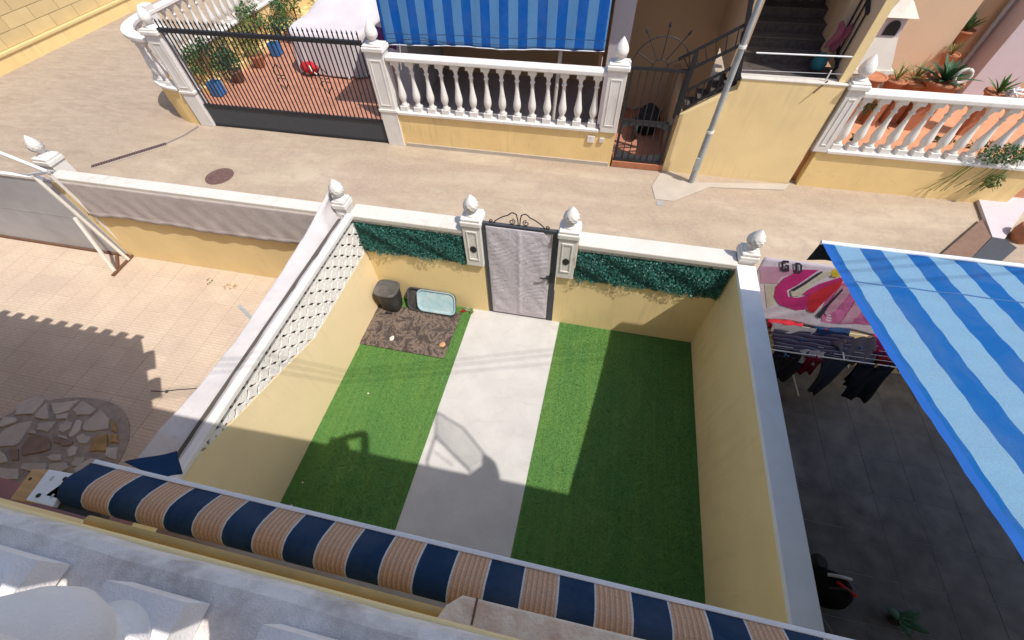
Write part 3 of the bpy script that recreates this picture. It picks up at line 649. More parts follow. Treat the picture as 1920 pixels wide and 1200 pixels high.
# artificial hedges hung on the panels
for i, (x0, x1, lab) in enumerate(((-1.86, -0.27, 'strip of artificial dark green hedge on the wall left of the gate'), (1.27, 3.15, 'strip of artificial dark green hedge on the wall right of the gate'))):
    hd = thing('artificial_hedge', ((x0 + x1) / 2, 0.0, 1.1), lab, 'hedge', 'artificial hedge strips')
    MB().box((x0, -0.004, 1.10), (x1, 0.024, 1.60)).build('backing', 'leaf_dark', hd)
    rnd = random.Random(20 + i); mb = MB()
    n_ = int((x1 - x0) * 6500)
    for _ in range(n_):
        x = rnd.uniform(x0, x1); zt = 1.605 - (0.012 if rnd.random() < .5 else -.02)
        low = 1.095 - 0.055 * (0.5 + 0.5 * math.sin(x * 7 + i) * math.sin(x * 31 + 1)) * (1 + .5 * math.sin(x * 2.1)); z = rnd.uniform(low, zt); y = -0.010 - rnd.random() ** 2 * (0.05 + .03 * math.sin(x * 9 + z * 14))
        if i == 1 and rnd.random() < .02: z += .05
        a_ = Vector((rnd.gauss(0, .5), -1, rnd.gauss(.4, .6))).normalized(); b_ = a_.orthogonal().normalized(); b_.rotate(Matrix.Rotation(rnd.uniform(0, 6.28), 3, a_))
        c2 = a_.cross(b_); s_ = rnd.uniform(.007, .019); c = Vector((x, y, z))
        mb.add([c - b_ * s_, c + c2 * s_ * .5, c + b_ * s_, c - c2 * s_ * .5], [(0, 1, 2, 3)])
    o = mb.build('leaves', surf('hedge_leaf', (0.035, 0.155, 0.125, 1), 0.6, 25, 140, 0.45, 0, spec=0.35, stain=(0.010, 0.045, 0.04, 1), stain_amt=.8), hd, fix=False); o['kind'] = 'stuff'

# right side wall
rw = thing('side_wall', (3.26, -2, 0), 'yellow right side wall of the turfed patio with broad white coping', 'wall')
MB().box((3.17, -3.96, -0.3), (3.345, 0.0, 1.64)).build('wall', 'yellow', rw)
MB().box((3.155, -3.96, 1.642), (3.375, 0.018, 1.70)).build('coping', surf('shade_lifted_coping', (0.82, 0.80, 0.78, 1), 0.05, 4, 70, 0.8, 0.3, stain=(0.66, 0.62, 0.58, 1), stain_amt=0.4), rw, bevel=.008)  # lighter coping colour makes up for the shade it lies in
# left side wall with rising solid part
lw = thing('lattice_wall', (-1.95, -2, 0), 'yellow left side wall with white lattice blocks under its top rail', 'wall')
prof = [(0.0, -0.3), (0.0, 1.04), (-1.62, 1.04), (-3.46, 1.655), (-3.96, 1.655), (-3.96, -0.3)]
mb = MB(); k = len(prof)
mb.add([(-1.84, y, z) for y, z in prof] + [(-2.06, y, z) for y, z in prof], [tuple(range(k)), tuple(range(k, 2 * k))[::-1]] + [(i, (i + 1) % k, k + (i + 1) % k, k + i) for i in range(k)])
mb.build('wall', 'yellow_pale', lw)
MB().box((-1.880, -3.955, 1.690), (-1.790, -0.02, 1.755)).build('top_rail', surf('pinkish_white_rail', (0.74, 0.69, 0.65, 1), .05, 6, 60), lw, bevel=.01)
# white sloping band on the top of the solid part
mb = MB().add([(-1.8385, -1.62, 1.02), (-1.8385, -3.44, 1.63), (-1.8385, -3.44, 1.665), (-1.8385, -1.62, 1.055), (-1.90, -1.62, 1.02), (-1.90, -3.44, 1.63), (-1.90, -3.44, 1.665), (-1.90, -1.62, 1.055)], [(0, 1, 2, 3), (4, 7, 6, 5), (0, 4, 5, 1), (3, 2, 6, 7), (0, 3, 7, 4), (1, 5, 6, 2)])
mb.build('slope_band', 'yellow_pale', lw)
# lattice block: a square with leaf shaped openings
def lattice_mesh(s):
    cu = bpy.data.curves.new('lattice', 'CURVE'); cu.dimensions = '2D'; cu.fill_mode = 'BOTH'; cu.extrude = 0.012
    def poly(pts):
        sp = cu.splines.new('POLY'); sp.points.add(len(pts) - 1)
        for q_, p_ in zip(sp.points, pts): q_.co = (p_[0], p_[1], 0, 1)
        sp.use_cyclic_u = True
    h = s / 2; poly([(-h, -h), (h, -h), (h, h), (-h, h)])
    for kx in (-1, 1):
        for ky in (-1, 1):
            # crescent hugging the quarter circle, and a leaf beside it
            c0 = []; r0, r1 = s * .445, s * .27
            ang = np.linspace(R(7), R(83), 8)
            for a_ in ang: c0.append((kx * (r0 * math.cos(a_) + s * .02), ky * (r0 * math.sin(a_) + s * .02)))
            for a_ in ang[::-1]: c0.append((kx * (r1 * math.cos(a_) + s * .045), ky * (r1 * math.sin(a_) + s * .045)))
            poly(c0)
    poly([(s * .06 * math.cos(a_), s * .06 * math.sin(a_)) for a_ in np.linspace(0, 6.283, 9)[:-1]])
    ob = bpy.data.objects.new('tmp', cu); dg = bpy.context.evaluated_depsgraph_get()
    me = bpy.data.meshes.new_from_object(ob); bpy.data.objects.remove(ob)
    me.name = 'lattice_block'; me.materials.clear(); me.materials.append(M['lattice']); return me
LS = 0.2133
lm = lattice_mesh(LS - .001)
for iy in range(17):
    for iz in range(3):
        y = -0.02 - LS * (iy + .5); z = 1.04 + LS * (iz + .5)
        top = 1.04 if y > -1.62 else 1.04 + (-1.62 - y) * 0.334
        if z + LS / 2 < top + .02 or y < -3.5: continue
        o = inst('lattice_block', lm, lw, (-1.8535, y, z), rot=(R(90), 0, R(90)))

MB().box((-2.03, -3.5, 1.05), (-1.93, -0.05, 1.66)).build('hole_shade_board', surf('hole_shade_brown', (0.10, 0.085, 0.07, 1), .1, 5, 50), lw)  # dark board added; its colour stands in for shade inside the lattice openings
# ============================================================ GATE OF OUR PATIO
gt = thing('garden_gate', (0.5, 0.03, 0), 'black framed garden gate wrapped in lilac grey sheet with scroll top', 'gate')
GZ = 1.86
MB().box((0.0, 0.0, 0.02), (0.055, 0.05, GZ)).build('frame_post', 'iron_grey', gt, bevel=.004)
MB().box((0.925, 0.0, -0.04), (1.005, 0.05, GZ)).build('frame_post', 'iron_grey', gt, bevel=.004)
MB().box((0.055, 0.003, GZ - .05), (0.925, 0.047, GZ)).build('frame_top', 'iron_grey', gt, bevel=.004)
MB().box((0.055, 0.003, 0.02), (0.925, 0.047, 0.05)).build('frame_bottom', 'iron_grey', gt, bevel=.004)
rnd = random.Random(3)
def sheet_fn(u, v):
    x = 0.056 + 0.862 * u; z = 0.04 + (GZ - 0.075) * v
    cxs = [(0.50, 1.25, 0.05, .28), (0.5, 0.75, 0.04, .25), (0.3, 0.35, .02, .2), (.7, .3, .02, .2)]
    d = 0.004 * math.sin(22 * (x + 0.6 * z) + 2.2 * math.sin(3 * z)) * (0.2 + 2 * abs(x - .5)) + 0.0018 * math.sin(60 * (z - .7 * x) + 4 * math.sin(7 * x) + 3 * math.sin(9 * z))
    for a, b, h, r in cxs:
        q = math.hypot((x - a), (z - b) * .8) / r
        d += h * .30 * math.exp(-q * q) * (0.8 + 0.2 * math.cos(2 * math.atan2(z - b, x - a) + a * 9))
    e = min(u, 1 - u, v, 1 - v); k = min(1, e / .06)
    d += 0.010 * math.exp(-((x - .5) / .03) ** 2)
    # corner of the cloth hanging loose at top right
    if u > .86 and v > .55: d -= .012 * (u - .86) / .14
    return (x - (0.05 * max(0, (u - .8) / .2) * max(0, (v - .93) / .07)), -0.006 - (d + .006) * k, z - (0.06 * max(0, (u - .9) / .1) * max(0, (v - .9) / .1)))
MB().grid(sheet_fn, 60, 100).build('sheet', 'gate_cloth', gt, solid=.003)
MB().box((0.06, 0.012, 0.05), (0.92, 0.03, GZ - .05)).build('leaf', 'lilac_wall', gt)
# handle
MB().box((0.885, -0.05, 1.02), (0.918, -0.012, 1.06)).build('latch_plate', 'rubber', gt)
MB().tube([(0.90, -0.05, 1.05), (0.86, -0.065, 1.05), (0.80, -0.065, 1.045)], 0.011, 8).build('handle', 'rubber', gt)
MB().box((0.925, -0.03, 0.93), (0.945, 0.0, 1.08)).build('lock_case', 'rubber', gt)
# scrolls
def spiral(cx, cz, r0, r1, a0, turns, n=22):
    return [(cx + (r0 + (r1 - r0) * i / n) * math.cos(a0 + turns * 2 * math.pi * i / n), 0.025, cz + (r0 + (r1 - r0) * i / n) * math.sin(a0 + turns * 2 * math.pi * i / n)) for i in range(n + 1)]
for s_ in (-1, 1):
    cx = 0.49 + s_ * 0.09
    arc = [(0.49 + s_ * (0.015 + 0.30 * (i / 14)), 0.025, GZ + 0.004 + 0.165 * math.cos((i / 14) ** 0.9 * math.pi / 2)) for i in range(15)]
    arc = [(0.49 + s_ * .01, .025, GZ + .005), (0.49 + s_ * .015, .025, GZ + .09)] + [(0.49 + s_ * (0.03 + 0.30 * i / 14), 0.025, GZ + .006 + 0.165 * math.sin(math.pi * (0.5 + 0.5 * i / 14)) ** .8 + (0.03 * math.sin(math.pi * min(1, i / 5)) if i < 5 else 0)) for i in range(15)]
    MB().tube(arc, 0.008, 6).build('scroll', 'black', gt)
    MB().tube(spiral(cx + s_ * .0, GZ + .055, .045, .010, R(90), 1.4 * s_), 0.0065, 6).build('scroll', 'black', gt)
    MB().tube(spiral(0.49 + s_ * .36, GZ + .028, .028, .008, R(-90), 1.2 * s_), 0.0065, 6).build('scroll', 'black', gt)

# ============================================================ THINGS IN OUR PATIO
mt_ = MB(); q = [gz(703, 572, .01), gz(675, 645, .01), gz(832, 673, .01), gz(866, 588, .01)]
mt_.prism([(p.x, p.y) for p in q], 0.018, 0.030)
tag(mt_.build('floor_mat', 'mat', base=tuple((q[0] + q[2]) / 2), bevel=.003), 'muddy brown rectangular mat on the turf below the bin and trays', 'mat')
# bin
c = Vector((-1.585, -0.22, 0.03)); bn = thing('bin', tuple(c), 'boxy black tub with a dusty dark lid in the far left corner of the patio', 'bin')
def rsq(r_, z, n=28, e=.55, sx=1.0, sy=.88):
    return [(c.x + sx * r_ * math.copysign(abs(math.cos(a)) ** e, math.cos(a)), c.y + sy * r_ * math.copysign(abs(math.sin(a)) ** e, math.sin(a)), c.z + z) for a in np.linspace(0, 2 * math.pi, n, endpoint=False)]
def stack(name, prof, mat, par):
    mb = MB(); n = 28; vs = [p for r_, z in prof for p in rsq(r_, z)]
    mb.add(vs, [(i * n + k, i * n + (k + 1) % n, (i + 1) * n + (k + 1) % n, (i + 1) * n + k) for i in range(len(prof) - 1) for k in range(n)], True)
    mb.add(vs[:n], [tuple(range(n))[::-1]]); mb.add(vs[-n:], [tuple(range(n))]); return mb.build(name, mat, par)
stack('body', [(0.130, 0), (0.140, 0.01), (0.165, 0.20), (0.178, 0.42), (0.182, 0.45)], 'dark_plastic', bn)
stack('lid', [(0.190, 0.425), (0.193, 0.455), (0.185, 0.468), (0.165, 0.466), (0.150, 0.452), (0.05, 0.458), (0.003, 0.46)], 'grey_plastic', bn)
MB().box((c.x - .06, c.y - .185, .05 + .02), (c.x + .06, c.y - .165, .10)).build('side_grip', 'dark_plastic', bn, bevel=.005)
# trays leaning on the wall
def tray(name, P, depth, mat, rimw, label, slatted=False):
    """P = four corners (bottom left, bottom right, top right, top left) of the open face"""
    a, b, c, d = [Vector(p) for p in P]; n = (b - a).cross(d - a).normalized()
    if n.y > 0: n = -n
    t = thing(name, tuple((a + b) / 2), label, 'tray')
    def rr(s, off, k=0.10, m=6):
        out = []; cen = (a + b + c + d) / 4
        U = (b - a) / 2; V = (d - a) / 2; lu, lv = U.length - s, V.length - s; r = k
        U = U.normalized(); V = V.normalized(); r = max(.015, r - s)
        for sx, sy, a0 in ((1, -1, -90), (1, 1, 0), (-1, 1, 90), (-1, -1, 180)):
            for i in range(m + 1):
                th = R(a0 + 90 * i / m)
                out.append(cen + U * (sx * (lu - r) + r * math.cos(th)) + V * (sy * (lv - r) + r * math.sin(th)) + n * off)
        return out
    rings = [rr(0.012, -depth), rr(0.0, 0.0), rr(0.0, 0.008), rr(rimw, 0.008), rr(rimw + .008, 0.0), rr(rimw + .02, -depth + .012)]
    k = len(rings[0]); mb = MB(); vs = [p for r_ in rings for p in r_]; fs = []
    for i in range(len(rings) - 1):
        for j in range(k): fs.append((i * k + j, i * k + (j + 1) % k, (i + 1) * k + (j + 1) % k, (i + 1) * k + j))
    fs.append(tuple(range(k))[::-1]); fs.append(tuple(range((len(rings) - 1) * k, len(rings) * k)))
    mb.add(vs, fs).build('body', mat, t, fix=True)
    return t, n
def onpl(px, py, A, n):
    r = _ray(px, py); return CAM + r * ((Vector(A) - CAM).dot(n) / r.dot(n))
nn = Vector((0, -0.80, 0.60)).normalized(); A = Vector((-1, -0.26, 0.04))
P = [onpl(x, y, A, nn) for x, y in [(763, 580), (853, 596), (860, 552), (760, 536)]]
t1, _ = tray('crate_tray', P, 0.06, 'dark_plastic', .02, 'black plastic tray leaning on the wall behind the pale blue one')
A2 = A + nn * .03; P = [onpl(x, y, A2, nn) for x, y in [(782, 582), (853, 593), (858, 550), (779, 541)]]
t2, _ = tray('blue_tray', P, 0.035, 'blue_plastic', .016, 'pale blue plastic tray lying in the black tray beside the bin')
for k, (x_, y_) in enumerate([(868, 583), (877, 580), (884, 584)]):
    p = gz(x_, y_, .03); mb = MB(); leaves(mb, p, 26, (.035, .03, .03), .022, random.Random(k), .6)
    mb.build('flower', ['red', 'whitecap', 'leaf_yel'][k], base=tuple(p), fix=False)
for o in [o for o in C.objects if o.name.startswith('flower')]:
    tag(o, {'flower': 'small fallen reddish flower head on the turf beside the trays', 'flower.001': 'small fallen white flower head on the turf beside the trays', 'flower.002': 'small pale flower scrap on the turf nearest the walkway'}[o.name], 'flower')
for k, (x_, y_, lab) in enumerate([(735, 634, 'cream dried scrap near the front edge of the muddy mat'), (830, 646, 'pale crumpled leaf on the right front of the muddy mat')]):
    p = gz(x_, y_, .035); rnd = random.Random(40 + k); mb = MB()
    pts = [(p.x + (.05 + .02 * rnd.random()) * math.cos(a) * (.6 if k == 0 else .8), p.y + (.07 + .02 * rnd.random()) * math.sin(a) * .6, .034) for a in np.linspace(0, 6.28, 9)[:-1]]
    mb.add(pts + [(p.x, p.y, .05)], [(i, (i + 1) % 8, 8) for i in range(8)])
    tag(mb.build('dry_leaf', 'whitecap' if k == 0 else 'wood_tan', base=(p.x, p.y, .03), solid=.002), lab, 'leaf')

# ============================================================ LEFT NEIGHBOUR
nw = thing('neighbour_wall', (-4.6, 0.1, 0), 'yellow front wall of the left patio with white coping', 'wall')
MB().box((-6.93, 0.0, -0.3), (-2.06, 0.17, 1.58)).build('wall', 'yellow', nw)
MB().box((-6.95, 0.035, 1.582), (-2.08, 0.24, 1.66)).build('coping', 'whitecap', nw, bevel=.012)
wall_pillar('gatepost', -7.28, -7.02, 0.22, 0.46, -0.3, 1.82, 'white post with pointed finial at the left end of the neighbour wall', 'pillars of our patio wall', False, .34)
# cloth tied along the inside of that wall
cl = MB()
def c1(u, v):
    x = -6.75 + 4.6 * u
    bottom = 1.03 + 0.02 * math.sin(x * 1.9) + 0.006 * math.sin(x * 7); z = 1.665 + (bottom - 1.665) * v
    y = -0.030 - 0.018 * v * (1 + 0.4 * math.sin(x * 6 + 3 * v)) - 0.005 * math.sin(x * 17 - 7 * v) * v - (0.02 if v > .95 else 0)
    return (x, y, z)
tag(cl.grid(c1, 150, 14).build('privacy_cloth', 'screen_cloth2', base=(-4.5, 0, 1.0), solid=.002), 'taupe cloth hung along the inside of the left neighbour wall', 'cloth')
# grey gate sheet on the far left
gg = thing('sliding_gate', (-9.0, 0.0, 0), 'wide grey sheet metal gate leaf at the left edge behind the white tubes', 'gate')
MB().box((-13.5, -0.015, 0.05), (-6.93, 0.02, 1.62)).build('sheet', 'grey_sheet', gg)
MB().box((-13.5, -0.03, 1.622), (-7.02, 0.03, 1.665)).build('top_bar', 'white_tube', gg, bevel=.004)
MB().box((-13.5, -0.05, -0.02), (-6.93, 0.03, 0.045)).build('bottom_track', 'brown_wood', gg, bevel=.004)
MB().box((-13.5, -0.02, .85), (-6.95, -0.017, .862)).build('seam', 'grey_sheet', gg)
# white tube frame leaning there
fr = thing('tube_frame', (-6.9, -0.2, 0), 'folded frame of white tubes standing against the grey gate', 'frame')
pa, pb, pc = gy(88, 322, -.09), gy(60, 328, -.14), gy(140, 408, -.14)
f1, f2, f3 = gz(250, 474, .03), gz(241, 487, .03), gz(215, 508, .03)
MB().bar(pa, f1, .045, .045).build('tube', 'white_tube', fr, bevel=.006)
MB().bar(pb, f2, .045, .045).build('tube', 'white_tube', fr, bevel=.006)
MB().bar(pc, f3, .045, .045).build('tube', 'white_tube', fr, bevel=.006)
MB().bar(gy(-30, 275, -.09), pa, .045, .045).build('tube', 'white_tube', fr, bevel=.006)
MB().bar(pb + Vector((-.03, 0, .0)), pa + Vector((.03, 0, 0)), .04, .04).build('joint', 'grey_sheet', fr)
MB().bar(gz(252, 475, .02), gz(211, 517, .02), .05, .03).build('foot', 'brown_wood', fr)
MB().bar(gz(219, 480, .02), gz(221, 505, .02), .05, .03).build('foot', 'brown_wood', fr)
# white shade cloth tied along the lattice wall, bellying out on the neighbour's side
sc = MB()
TOP = [(0.14, -2.14, 1.98), (-0.35, -2.24, 1.77), (-0.92, -2.30, 1.65), (-2.1, -2.30, 1.60), (-2.9, -2.32, 1.64), (-3.2, -2.36, 1.66), (-3.42, -2.42, 1.60), (-3.95, -2.6, 1.5)]
def top_at(y):
    if y >= TOP[0][0]: return TOP[0][1], TOP[0][2]
    for (y0, x0, z0), (y1, x1, z1) in zip(TOP, TOP[1:]):
        if y >= y1:
            f = (y - y0) / (y1 - y0); return x0 + (x1 - x0) * f, z0 + (z1 - z0) * f
    return TOP[-1][1], TOP[-1][2]
def c2(u, v):
    y = 0.12 - 4.04 * u; xt, zt = top_at(y)
    k = min(1, .2 + (.12 - y) * 1.2)
    P_ = [(xt - .10, zt - .75), (xt - .05, zt - .35), (xt - .015, zt - .05), (xt + .01, zt), (xt + .05, zt - .02), (-2.12 - .12 * max(0, -y - 2.9), zt - .08), (-2.05, 1.60), (-1.97, 1.672), (-1.885, 1.70)]
    t = v * (len(P_) - 1); i = min(int(t), len(P_) - 2); f = t - i
    x = P_[i][0] * (1 - f) + P_[i + 1][0] * f; z = P_[i][1] * (1 - f) + P_[i + 1][1] * f
    fold = .007 * math.sin(y * 2.1 + 7 * v) + .006 * math.sin(y * 9 - 9 * v) + .003 * math.sin(y * 23 + 11 * v)
    return (x + fold * .5, y, z + fold * 1.2)
tag(sc.grid(c2, 200, 36).build('shade_cloth', 'screen_cloth', base=(-2.3, -2, .9), solid=.002), 'long white shade cloth bellying out along the lattice wall', 'cloth')
p = gz(449, 574, .9); q_ = gz(474, 600, .9)
tag(MB().bar(p, q_ + (q_ - p) * .6, .045, .045).build('wooden_post', 'galv', base=tuple(p), bevel=.004), 'stub of a weathered grey bar poking out under the white shade cloth', 'bar')
for k, (x_, y_, lab) in enumerate(((430, 537, 'yellow brown dry leaves on the left patio, nearer the white cloth'), (395, 528, 'few yellow dry leaves on the left patio, nearer the tube frame'))):
    p = gz(x_, y_, .015); mb = MB(); rn = random.Random(k); 
    for _ in range(9 - 3 * k): leaves(mb, (p.x + rn.uniform(-.13, .13), p.y + rn.uniform(-.05, .05), .012), 2, (.02, .02, .005), .022, rn, 3)
    tag(mb.build('dry_leaves', 'leaf_yel' if k else 'wood_tan', base=tuple(p), fix=False), lab, 'leaves')
pts = [gz(x_, y_, .008) for x_, y_ in ((283, 733), (305, 734), (330, 731), (372, 728))]
hz = MB().tube(pts, .007, 6); hz.lathe([(.022, 0), (.022, .02), (.012, .028)], (pts[1].x + .06, pts[1].y + .01, .0), 10)
tag(hz.build('thin_cable', 'iron_grey', base=tuple(pts[0])), 'thin cable with a small knob running over the pavers towards the white cloth', 'cable')
for k, (x_, y_, lab) in enumerate(((690, 738, 'tiny white scrap of paper on the sunlit left turf'), (567, 905, 'tiny pale scrap on the shaded turf near the awning'), (546, 948, 'tiny pale scrap lowest on the shaded turf beside the left wall'))):
    p = gz(x_, y_, .02); tag(MB().add([(p.x - .015, p.y, .018), (p.x + .01, p.y - .01, .024), (p.x + .018, p.y + .01, .02), (p.x - .005, p.y + .015, .028)], [(0, 1, 2, 3)]).build('paper_scrap', 'whitecap', base=tuple(p)), lab, 'paper')
# neighbour's tiled porch roof: it throws the scalloped shadow on the pavers
rf = thing('porch_roof', (-5.5, -3.3, 3.3), 'tiled porch roof of the left neighbour, just outside the left edge', 'roof')
slope = 0.42; ye = -2.49 + .05; ze = 3.30
mb = MB(); mb.add([(-12, ye - .06, ze - .05), (-3.56, ye - .06, ze - .05), (-1.95, -3.90, ze + .55), (-12, -3.90, ze + .55)], [(0, 1, 2, 3)])
mb.build('deck', 'terracotta', rf, solid=.06)
tl = MB()
for s_ in range(9):
    pass
half = MB(); n = 8
vs = []
for L_ in (0, 1):
    for k in range(n + 1):
        a = math.pi * k / n; vs.append((0.085 * math.cos(a), -L_ * 0.46, 0.07 * math.sin(a) + L_ * 0.46 * slope))
half.add(vs, [(k, k + 1, n + 2 + k, n + 1 + k) for k in range(n)], True)
hm = half.mesh('roof_tile', 'terracotta')
PIT = 0.292
for ix in range(30):
    x = -3.64 - ix * PIT
    for iy in range(4):
        y = ye + .02 - iy * 0.40
        if y < -3.7: continue
        o = inst('roof_tile', hm, rf, (x, y, ze + (ye + .02 - y) * slope))
# hip tiles along the slanting edge
for k in range(2):
    f = .25 + k / 3.0; x = -3.62 + 1.6 * f; y = ye + .03 - 1.35 * f; z = ze + 0.05 + .6 * f
    inst('ridge_tile', hm, rf, (x + .04, y, z), rot=(0, 0, R(48)), scale=(1.3, 1.15, 1.3))
nh = thing('neighbour_house', (-6, -3.97, 0), 'yellow rendered house of the left neighbour at the bottom left edge', 'house')
MB().box((-14, -8, -0.3), (-1.905, -3.97, 4.56)).build('wall', 'yellow', nh)
MB().box((-14, -4.2, 4.562), (-1.905, -3.955, 5.225)).build('solid_parapet', 'stone_grey', nh)
p0 = gz(0, 868, 3.1)
MB().box((-3.6, -3.968, 2.75), (-1.02, -3.87, 2.84)).build('cornice', surf('dusty_pink_paint', (0.30, 0.15, 0.15, 1)), nh)
MB().box((-3.6, -3.968, 2.55), (-1.02, -3.90, 2.745)).build('cornice_base', 'yellow', nh)

# ============================================================ RIGHT NEIGHBOUR
nr = thing('neighbour_front_wall', (6, 0.1, 0), 'low front wall of the right patio behind the towel', 'wall')
MB().box((3.38, 0.03, -0.3), (9.4, 0.17, 1.05)).build('wall', 'yellow', nr)
hr = thing('neighbour_house', (6, -3.97, 0), 'rendered house wall of the right neighbour at the bottom right edge', 'house')
MB().box((3.305, -8, -0.3), (10, -3.97, 3.4)).build('wall', 'yellow', hr)
MB().box((3.302, -8, 3.402), (10, -3.965, 4.56)).build('upper_wall', 'yellow', hr)
MB().box((3.302, -4.2, 4.562), (10, -3.94, 5.23)).build('solid_parapet', 'stone_grey', hr)
# blue awning
bb = (5.5, -3.9, 3.1)
ba = thing('awning', bb, 'blue and pale blue striped awning pulled out over the right patio', 'awning')
ZF, ZB = 2.72, 3.43; XF, XB = 3.405, 3.355
def aw2(u, v):
    y = -0.68 + (-3.92 + 0.68) * v; xl = XF + (XB - XF) * v; x = xl + (9.2 - xl) * u
    z = ZF + (ZB - ZF) * v - 0.04 * math.sin(math.pi * v) + 0.004 * math.sin(x * 4 + y * 2) + 0.0025 * math.sin(y * 13 + x * 1.5) + 0.004 * math.sin(x * 16.7) * (1 - v) + .003 * math.sin(y * 31 + 2 * math.sin(x * 3))
    return (x, y, z)
fb = MB().grid(aw2, 90, 60).build('fabric', 'awn_blue', ba)
def hem(u, v):
    p = aw2(0, u); return (p[0] - .005 + .055 * v, p[1], p[2] + .004)
MB().grid(hem, 40, 2).build('hem', 'blue_edge', ba, fix=False)
MB().tube([(XF - .01, -0.672, ZF + .005), (9.2, -0.672, ZF + .005)], 0.02, 10).build('front_bar', 'alu_white', ba)
def seam(u, v):
    p = aw2(u, 0.165); return (p[0], p[1] + .012 * (v - .5), p[2] + .003)
MB().grid(seam, 60, 1).build('seam', cloth('seam_thread', (0.05, 0.12, 0.28, 1), trans=0), ba, fix=False)
def vl(u, v):
    x = XF + 5.8 * u; return (x, -0.66 + .012 * math.sin(x * 8) * v, ZF - .01 - v * (0.21 + .02 * math.cos(x * 2 * math.pi / .376)))
MB().grid(vl, 120, 4).build('valance', cloth('shade_dark_valance', (0.045, 0.05, 0.06, 1), trans=0.1), ba, solid=.002)  # near-black colour stands in for shade on the back of the valance
for xx in (5.2, 7.6):
    MB().tube([(xx, -3.9, 3.25), (xx + .75, -2.3, 2.95), (xx, -0.70, ZF - .05)], .022, 8).build('folding_arm', 'alu_white', ba)
# flamingo towel
def mat_towel():
    mt, t, p = newmat('flamingo_towel', 0.9, 0.1)
    return mt
tw = thing('beach_towel', (4.2, -0.08, .9), 'pink beach towel with a flamingo print hanging under the blue awning', 'towel')
def towel_pt(u, v, off=0.0):      # u to the right, v downwards
    x = 3.40 + 1.75 * u; y = 0.02 - 0.16 * v + 0.02 * math.sin(5 * u * 3.1 + 2 * v) * v - off
    return (x, y, 1.86 - .91 * v)
TWC = [('lilac_white', (0.68, 0.62, 0.70, 1)), ('pink', (0.56, 0.16, 0.35, 1)), ('hot_pink', (0.52, 0.04, 0.20, 1)), ('towel_red', (0.60, 0.04, 0.06, 1)), ('cream', (0.60, 0.56, 0.47, 1)), ('yellow', (0.65, 0.50, 0.05, 1)), ('soft_pink', (0.60, 0.34, 0.46, 1))]
TM = {k: cloth('towel_' + k, c, 0.08, 8, trans=.35) for k, c in TWC}
MB().grid(lambda u, v: towel_pt(u, v), 40, 20).build('cloth', TM['lilac_white'], tw, solid=.004)
def px_towel(px, py):
    """photo pixel -> u, v on the towel"""
    best = None; r = _ray(px, py)
    v = .5
    for _ in range(12):
        y = 0.02 - .16 * v; p = CAM + r * ((y - CAM.y) / r.y); v = (1.86 - p.z) / .91
    return ((p.x - 3.40) / 1.75, v)
def decal(name, pts, mat, off=.008):
    q = [px_towel(x, y) for x, y in pts]
    tri = tessellate_polygon([[Vector((a, b, 0)) for a, b in q]])
    # refine so the print follows the folds of the cloth
    bm = bmesh.new(); vs = [bm.verts.new((a, b, 0)) for a, b in q]
    for t3 in tri:
        try: bm.faces.new([vs[i] for i in t3])
        except ValueError: pass
    for _ in range(2): bmesh.ops.subdivide_edges(bm, edges=bm.edges[:], cuts=1, use_grid_fill=True)
    for v_ in bm.verts: v_.co = Vector(towel_pt(v_.co.x, v_.co.y, off)) - Vector(tw['_b'])
    me = bpy.data.meshes.new(name); bm.to_mesh(me); bm.free(); me.materials.append(mat)
    o = bpy.data.objects.new(name, me); C.objects.link(o); o.parent = tw; o['_b'] = tw['_b']; return o
def P4(l): return [(1400 + x / 4, 460 + y / 4) for x, y in l]
decal('print', P4([(100, 155), (260, 160), (420, 190), (260, 235), (230, 285), (105, 285)]), TM['soft_pink'], .006)
decal('print', P4([(135, 290), (225, 290), (200, 440), (150, 460)]), TM['cream'], .006)
decal('print', P4([(560, 480), (640, 330), (760, 260), (900, 420), (1000, 600), (700, 590), (560, 560)]), TM['pink'], .006)
decal('print', P4([(700, 300), (800, 320), (660, 480), (600, 520), (580, 500)]), TM['soft_pink'], .009)
decal('print', P4([(820, 400), (880, 480), (800, 580), (700, 585)]), TM['soft_pink'], .009)
decal('print', P4([(420, 175), (540, 180), (380, 290), (300, 330), (310, 375), (380, 390), (470, 370), (450, 480), (380, 490), (250, 440), (205, 380), (215, 310), (280, 240)]), TM['hot_pink'], .010)
decal('print', P4([(455, 490), (465, 380), (560, 310), (690, 240), (730, 240), (700, 310), (590, 410), (500, 505)]), TM['towel_red'], .011)
decal('print', P4([(400, 360), (560, 280), (700, 235), (720, 255), (560, 320), (470, 372)]), TM['hot_pink'], .013)
decal('print', P4([(330, 335), (400, 295), (545, 200), (640, 180), (650, 210), (520, 270), (400, 375), (340, 375)]), TM['cream'], .014)
decal('print', P4([(630, 195), (665, 165), (700, 200), (690, 235), (640, 230)]), TM['yellow'], .015)
blk = flat('towel_black', (0.02, 0.018, 0.03, 1), .9)
decal('print', P4([(330, 325), (420, 275), (560, 185), (568, 195), (430, 290), (350, 335)]), blk, .016)
decal('print', P4([(520, 520), (600, 440), (715, 320), (722, 330), (620, 440), (545, 540)]), blk, .012)
def strokes(polys):
    for pl in polys: decal('letter', P4(pl), blk, .016)
strokes([[(258, 115), (275, 105), (275, 185), (258, 178)], [(275, 105), (315, 108), (317, 125), (275, 123)], [(275, 170), (300, 172), (300, 190), (270, 188)], [(298, 140), (318, 142), (316, 190), (298, 190)], [(285, 140), (300, 140), (300, 153), (285, 153)],
         [(362, 122), (380, 122), (378, 200), (360, 200)], [(380, 122), (402, 126), (402, 142), (380, 138)], [(380, 186), (402, 188), (398, 203), (378, 202)], [(398, 130), (415, 140), (412, 190), (398, 200)]])
